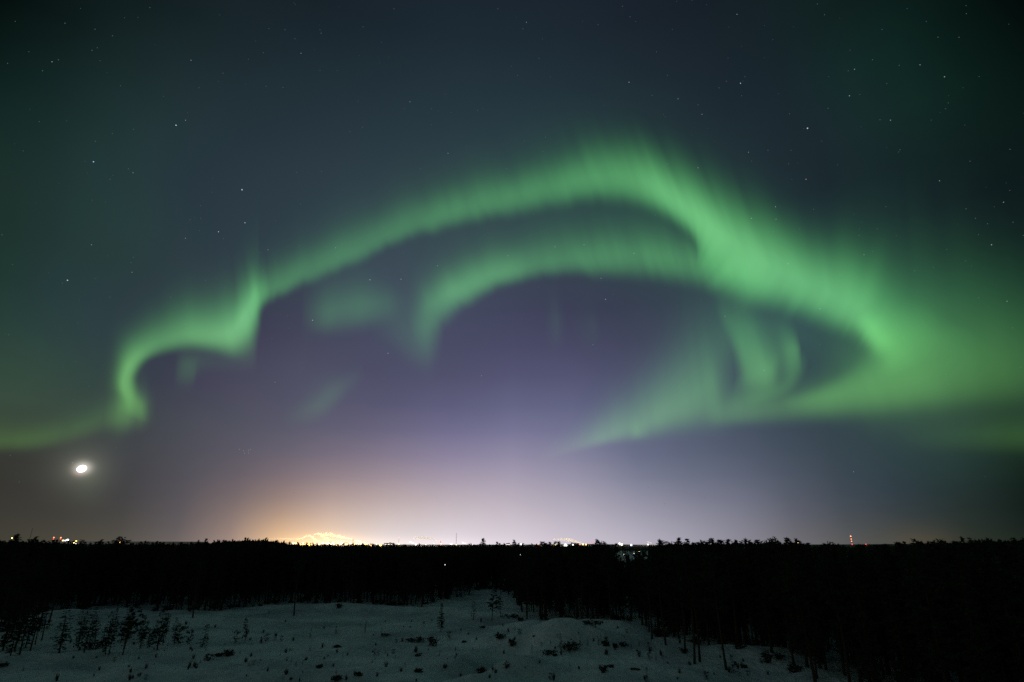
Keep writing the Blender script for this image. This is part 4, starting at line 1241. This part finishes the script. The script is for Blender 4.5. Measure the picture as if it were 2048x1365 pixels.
def strip(rows, fall=1.5, nv=44, ns=12, rays=0.022, amt=0.04, fringe=0.18, core=lambda x: 0.85, jag=0.0, reach=1.75, hj=0.10, bj=0.08):
    seed = 0.37 * rows[0][0] + 0.11 * rows[0][1]
    # rows: (border x, y, ridge x, y, fade-out x, y, brightness) in photo px -> verts, quads, colours, ray coords
    S = crom([(r[0], r[1], r[2], r[3], r[4], r[5], r[6]) for r in rows], ns)
    V = []; C = []; T = []; D = []
    arc = np.concatenate([[0], np.cumsum(np.hypot(np.diff(S[:, 2]), np.diff(S[:, 3])))])
    for i, q in enumerate(S):
        E, K, F = q[0:2].copy(), q[2:4].copy(), q[4:6].copy()
        hm = 1 + hj * (float(vnoise(arc[i] / 46.0 + seed, 21.5)) + 0.6 * float(vnoise(arc[i] / 17.0 + seed, 33.5))) * 1.6
        bm = 1 + bj * (float(vnoise(arc[i] / 44.0 + seed, 51.5)) + 0.6 * float(vnoise(arc[i] / 15.0 + seed, 63.5))) * 2.0
        F = K + (F - K) * max(0.5, hm)
        cw = core(K[0])
        if jag:
            up = (K - E) / max(1e-6, np.linalg.norm(K - E))
            sh = jag * (float(vnoise(arc[i] / 23.0, 4.5)) + 0.6 * float(vnoise(arc[i] / 9.0, 14.5)))
            E = E + up * sh; K = K + up * sh * 0.8
        ext = E + (E - K) * 0.45            # soft toe below the border
        d0 = pdir(*E); el0 = max(math.asin(d0[2]), R(5.0))
        rng_ = min(AUR_H / math.tan(el0), 42000.0)
        for j in range(nv + 1):
            t = j / nv
            if t < 0.4:
                u = t / 0.4; P = ext + (K - ext) * u
                g = u * u * (3 - 2 * u); g = g * g * (3 - 2 * g) * 0.5 + g * 0.5
            else:
                u = (t - 0.4) / 0.6 * reach; P = K + (F - K) * u
                fr = fringe(K[0]) if callable(fringe) else fringe
                g = ((1 - fr) * math.exp(-(u / (0.62 * cw)) ** fall) + fr * math.exp(-u / 0.65)) * (1 - (u / reach) ** 2) ** 2
            d = pdir(*P)
            V.append(np.array([0, 0, CAM_Z]) + d * rng_ / math.hypot(d[0], d[1]))
            e = math.degrees(math.asin(d[2]))
            lo = min(1.0, max(0.0, (20 - e) / 16))
            b = q[6] * g * bm
            col = np.array([0.19 + 0.09 * b + 0.16 * lo, 1.0 - 0.08 * lo, 0.235 + 0.09 * b - 0.12 * lo]) * b * GAIN
            C.append(col); T.append((arc[i] * rays, t * 0.6, 0.0)); D.append(amt(K[0]) if callable(amt) else amt)
    n = len(S); m_ = nv + 1
    idx = np.arange(n * m_).reshape(n, m_)
    Q = np.stack([idx[:-1, :-1], idx[1:, :-1], idx[1:, 1:], idx[:-1, 1:]], -1).reshape(-1, 4)
    return np.array(V), Q, np.array(C), np.array(T), np.array(D)


def aurora(label, strips):
    V = []; Q = []; C = []; T = []; D = []; b = 0
    for k, st in enumerate(strips):
        kw = st[1] if isinstance(st, tuple) else {}
        rows = st[0] if isinstance(st, tuple) else st
        v, q, c, t, dd = strip(rows, **kw); D.append(dd)
        d = np.linalg.norm(v - [0, 0, CAM_Z], axis=1)
        v = [0, 0, CAM_Z] + (v - [0, 0, CAM_Z]) * (1 + 0.004 * k)      # sheets one behind the other
        V.append(v); Q.append(q + b); C.append(c); t[:, 2] += k * 7.3; T.append(t); b += len(v)
    V = np.concatenate(V); c0 = V.mean(0)
    o = mesh_obj("aurora_curtain", V - c0, np.concatenate(Q), aur, None, smooth=True, loc=c0)
    a = o.data.attributes.new('glow', 'FLOAT_COLOR', 'POINT'); C = np.concatenate(C)
    a.data.foreach_set('color', np.hstack([C, np.ones((len(C), 1))]).astype(np.float32).ravel())
    a = o.data.attributes.new('ray_coord', 'FLOAT_VECTOR', 'POINT'); a.data.foreach_set('vector', np.concatenate(T).astype(np.float32).ravel())
    a = o.data.attributes.new('ray_depth', 'FLOAT', 'POINT'); a.data.foreach_set('value', np.concatenate(D).astype(np.float32))
    tag(o, label, "aurora", "curtains of the aurora")
    return o


tail = [(-80, 907, -80, 882, -80, 820, .14), (0, 904, 0, 880, 0, 822, .14), (60, 902, 60, 877, 62, 822, .145), (120, 892, 122, 865, 126, 806, .12), (180, 875, 183, 845, 190, 778, .11), (230, 860, 232, 824, 238, 735, .12), (262, 855, 262, 812, 264, 715, .08), (300, 852, 298, 800, 298, 715, 0)]
curl = [(296, 850, 262, 836, 222, 825, .0), (288, 815, 255, 802, 220, 790, .34), (274, 778, 246, 772, 214, 757, .64), (272, 752, 252, 742, 222, 712, .74), (290, 724, 270, 714, 238, 666, .66), (318, 710, 302, 690, 276, 622, .52), (350, 702, 340, 676, 324, 588, .54),
        (385, 698, 379, 667, 372, 567, .62), (430, 703, 425, 668, 421, 563, .76), (470, 709, 461, 663, 456, 558, .88), (500, 692, 480, 643, 468, 545, .95), (515, 658, 497, 618, 480, 530, .92), (521, 628, 510, 588, 496, 508, .72), (528, 612, 520, 578, 512, 495, .35), (545, 598, 538, 570, 530, 495, .0)]
hang = [(205, 872, 207, 832, 214, 745, 0), (222, 872, 225, 828, 232, 735, .08), (238, 870, 240, 820, 246, 730, .20), (255, 864, 257, 815, 261, 735, .26), (270, 858, 271, 815, 272, 755, .20), (283, 856, 283, 812, 281, 758, .22), (293, 852, 292, 808, 289, 755, .14), (302, 850, 301, 805, 298, 755, .05), (314, 846, 313, 800, 310, 755, 0)]
arch = [(498, 640, 500, 600, 500, 540, 0), (528, 613, 530, 582, 527, 500, .32), (565, 592, 564, 566, 555, 475, .34), (620, 568, 615, 540, 600, 445, .31), (690, 540, 682, 513, 662, 418, .31), (760, 503, 752, 478, 735, 385, .29), (830, 475, 822, 448, 800, 353, .31), (900, 457, 890, 426, 865, 330, .36), (970, 440, 958, 407, 935, 310, .38),
        (1040, 428, 1028, 390, 1000, 292, .40), (1110, 414, 1095, 374, 1065, 275, .42), (1180, 402, 1170, 358, 1135, 262, .46), (1240, 402, 1230, 352, 1196, 252, .53), (1300, 418, 1284, 364, 1246, 258, .66), (1350, 445, 1332, 388, 1290, 275, .84), (1388, 478, 1378, 420, 1328, 300, .94),
        (1402, 520, 1430, 460, 1375, 320, 1.0), (1428, 560, 1482, 498, 1432, 350, .98), (1482, 598, 1532, 528, 1490, 385, .92), (1550, 616, 1586, 552, 1550, 415, .86), (1610, 633, 1640, 578, 1615, 445, .82), (1665, 656, 1690, 600, 1695, 475, .78), (1712, 676, 1735, 632, 1772, 520, .72),
        (1735, 702, 1762, 668, 1840, 575, .52), (1755, 726, 1792, 700, 1880, 650, .30), (1775, 760, 1815, 740, 1895, 710, 0)]
streak = [(1700, 640, 1720, 628, 1760, 600, 0), (1722, 672, 1742, 652, 1785, 620, .34), (1738, 695, 1760, 678, 1805, 645, .32), (1755, 718, 1782, 700, 1830, 670, .10), (1775, 745, 1800, 725, 1840, 700, 0)]
aurora("long bright green arch sweeping from the left border up to a broad shoulder at right", [(tail, dict(fringe=0.22)), (curl, dict(amt=0.04, fringe=0.26, core=lambda x: 0.78, hj=0.12, bj=0.05)), (hang, dict(amt=0.06, fringe=0.05)), (arch, dict(fall=1.9, jag=7.0, fringe=lambda x: 0.34 if x < 1150 else max(0.16, 0.34 - (x - 1150) / 900), hj=0.13, core=lambda x: 0.66 if x < 1150 else min(1.15, 0.66 + (x - 1150) / 350), amt=lambda x: 0.16 * min(1, max(0.15, min((x - 850) / 80, (1330 - x) / 80))))), (streak, dict(rays=0.02, hj=0.05))])
inner = [(840, 706, 822, 662, 796, 600, 0), (868, 676, 842, 628, 808, 552, .14), (890, 645, 866, 606, 836, 525, .36), (922, 618, 902, 585, 880, 500, .54), (962, 595, 946, 565, 925, 480, .54), (1010, 572, 998, 545, 980, 455, .50), (1070, 556, 1058, 528, 1040, 435, .38), (1140, 550, 1128, 518, 1105, 420, .36), (1210, 553, 1195, 512, 1170, 412, .38),
         (1280, 556, 1265, 510, 1240, 408, .40), (1340, 562, 1325, 514, 1300, 408, .40), (1390, 572, 1378, 522, 1355, 420, .38), (1440, 586, 1430, 535, 1410, 450, .32), (1500, 606, 1490, 555, 1470, 480, .20), (1570, 622, 1560, 575, 1545, 500, 0)]
drip = [(740, 690, 740, 640, 736, 560, 0), (780, 700, 779, 645, 775, 560, .045), (815, 725, 814, 660, 810, 565, .09), (840, 735, 838, 660, 832, 570, .14), (858, 735, 855, 655, 848, 570, .16), (871, 725, 868, 650, 860, 580, .10), (890, 700, 886, 640, 880, 590, 0)]
thin = [(1088, 700, 1088, 650, 1084, 570, 0), (1102, 700, 1102, 640, 1096, 565, .022), (1114, 700, 1113, 640, 1106, 565, .038), (1124, 695, 1122, 640, 1116, 570, .02), (1140, 690, 1137, 640, 1130, 575, 0), (1170, 700, 1168, 650, 1162, 575, .016), (1190, 700, 1187, 650, 1180, 580, .022), (1205, 690, 1202, 650, 1196, 590, 0)]
aurora("shorter inner green arc curving under the long arch from a hooked left end", [(inner, dict(fall=1.8, jag=5.0, fringe=0.34, core=lambda x: 0.72, amt=lambda x: 0.20 * min(1, max(0.2, (x - 1100) / 80)))), drip, (thin, dict(rays=0.02))])
tongue = [(1070, 930, 1078, 914, 1080, 885, 0), (1150, 906, 1150, 889, 1146, 840, .11), (1205, 892, 1205, 872, 1196, 800, .30), (1250, 884, 1248, 856, 1236, 768, .37), (1285, 880, 1282, 846, 1268, 740, .42), (1340, 868, 1335, 818, 1318, 690, .42), (1395, 859, 1388, 795, 1368, 630, .39), (1430, 853, 1420, 770, 1398, 600, .34), (1455, 850, 1445, 760, 1425, 580, .14), (1490, 845, 1480, 760, 1465, 590, 0)]
spot = [(1255, 884, 1256, 868, 1250, 830, 0), (1272, 881, 1273, 864, 1266, 815, .12), (1286, 880, 1286, 866, 1281, 835, .05), (1300, 878, 1300, 866, 1296, 840, 0)]
lower = [(1400, 860, 1400, 832, 1395, 760, 0), (1470, 853, 1468, 822, 1460, 765, .26), (1540, 849, 1536, 812, 1526, 745, .28), (1620, 843, 1615, 802, 1604, 730, .27), (1700, 836, 1694, 790, 1680, 690, .26), (1780, 829, 1772, 780, 1750, 640, .25), (1850, 821, 1840, 770, 1810, 590, .24), (1930, 813, 1918, 760, 1880, 560, .16), (2010, 806, 1995, 750, 1960, 550, .11), (2130, 800, 2110, 740, 2080, 550, .07)]
loop = [(1560, 800, 1570, 815, 1585, 840, 0), (1600, 785, 1612, 806, 1628, 845, .14), (1655, 763, 1670, 790, 1690, 845, .24), (1702, 735, 1728, 768, 1760, 850, .27), (1728, 700, 1775, 742, 1830, 840, .28), (1755, 660, 1820, 720, 1910, 810, .22), (1790, 620, 1870, 680, 1990, 750, .14), (1830, 590, 1900, 640, 2020, 690, 0)]
haze_r = [(1640, 760, 1650, 640, 1640, 400, 0), (1740, 830, 1740, 660, 1725, 420, .14), (1800, 835, 1795, 665, 1780, 430, .21), (1860, 835, 1852, 670, 1832, 440, .23), (1930, 830, 1920, 680, 1895, 455, .21), (2000, 825, 1988, 690, 1960, 475, .19), (2080, 820, 2065, 690, 2030, 500, .13), (2220, 810, 2200, 690, 2160, 520, .06)]
aurora("broad green haze at right with a pointed tongue reaching left near the horizon", [(tongue, dict(fall=1.5, core=lambda x: 1.0, hj=0.08, bj=0.14)), spot, lower, (loop, dict(rays=0.02, hj=0.1, core=lambda x: 1.1)), (haze_r, dict(rays=0.01, fall=1.6, core=lambda x: 1.3, amt=0.02, hj=0.1, bj=0.04))])
knot = [(1462, 795, 1470, 755, 1452, 600, 0), (1488, 793, 1492, 742, 1470, 585, .30), (1518, 789, 1520, 735, 1494, 605, .54), (1543, 782, 1541, 735, 1516, 625, .46), (1564, 772, 1560, 712, 1540, 625, .24), (1583, 762, 1580, 703, 1560, 635, .36), (1597, 745, 1592, 698, 1579, 642, .32), (1605, 738, 1603, 695, 1594, 650, 0)]
sweep = [(1614, 700, 1603, 697, 1590, 690, 0), (1614, 732, 1601, 726, 1584, 714, .09), (1601, 766, 1588, 752, 1570, 733, .12), (1571, 791, 1561, 775, 1548, 748, .14), (1531, 808, 1525, 790, 1515, 758, .14), (1490, 818, 1488, 797, 1482, 764, .10), (1448, 826, 1449, 803, 1448, 770, 0)]
slant = [(1422, 590, 1438, 584, 1470, 565, 0), (1440, 640, 1456, 632, 1492, 608, .10), (1462, 692, 1478, 682, 1512, 655, .15), (1480, 738, 1496, 726, 1527, 700, .11), (1496, 780, 1510, 770, 1538, 748, 0)]
veil = [(1420, 760, 1420, 690, 1405, 560, 0), (1460, 740, 1455, 660, 1435, 560, .10), (1510, 720, 1500, 650, 1480, 570, .09), (1560, 710, 1550, 650, 1535, 590, .05), (1700, 760, 1680, 690, 1660, 620, .03), (1740, 740, 1720, 680, 1700, 630, 0)]
aurora("bright curled knot of green rays inside the right-hand loop", [(knot, dict(core=lambda x: 0.95, hj=0.15)), (sweep, dict(core=lambda x: 1.0, rays=0.02)), (slant, dict(core=lambda x: 1.0, rays=0.02)), (veil, dict(rays=0.03))])
aurora("pale green patch floating left of the inner arc's hooked end", [([(600, 672, 602, 620, 602, 550, 0), (632, 669, 633, 624, 630, 545, .10), (655, 667, 655, 622, 651, 538, .17), (690, 662, 688, 614, 684, 530, .20), (735, 655, 732, 608, 726, 530, .20), (772, 645, 769, 603, 762, 540, .12), (800, 640, 797, 600, 792, 545, .04), (830, 640, 826, 600, 822, 545, 0)], dict(rays=0.03))])
aurora("very faint grey-green wisp low in the purple sky left of centre", [([(570, 860, 565, 838, 560, 800, 0), (635, 842, 628, 812, 618, 765, .08), (668, 818, 660, 788, 650, 740, .10), (702, 786, 694, 762, 684, 728, .05), (740, 760, 730, 740, 720, 715, 0)], dict(rays=0.02))])
aurora("faint drip of green rays hanging below the left bend of the long arch", [([(345, 776, 348, 735, 352, 680, 0), (364, 774, 367, 730, 371, 675, .10), (385, 770, 387, 728, 390, 672, .11), (402, 750, 404, 715, 406, 670, .06), (460, 745, 462, 710, 463, 675, .05), (500, 740, 502, 700, 503, 660, .07), (516, 735, 517, 690, 518, 650, 0)], dict(rays=0.05))])
aurora("dim olive green band near the right border below the bright haze", [([(1780, 905, 1780, 872, 1775, 815, 0), (1900, 905, 1900, 870, 1893, 810, .05), (2000, 906, 1998, 868, 1990, 805, .09), (2120, 908, 2115, 866, 2105, 800, .11)], dict(rays=0.02))])
aurora("hazy column of faint rays standing above the left bend of the arch", [([(470, 580, 470, 520, 470, 420, 0), (505, 580, 505, 515, 505, 400, .018), (515, 580, 515, 510, 515, 390, .026), (519, 580, 519, 515, 519, 400, .0)], dict(rays=0.01, ns=4))])
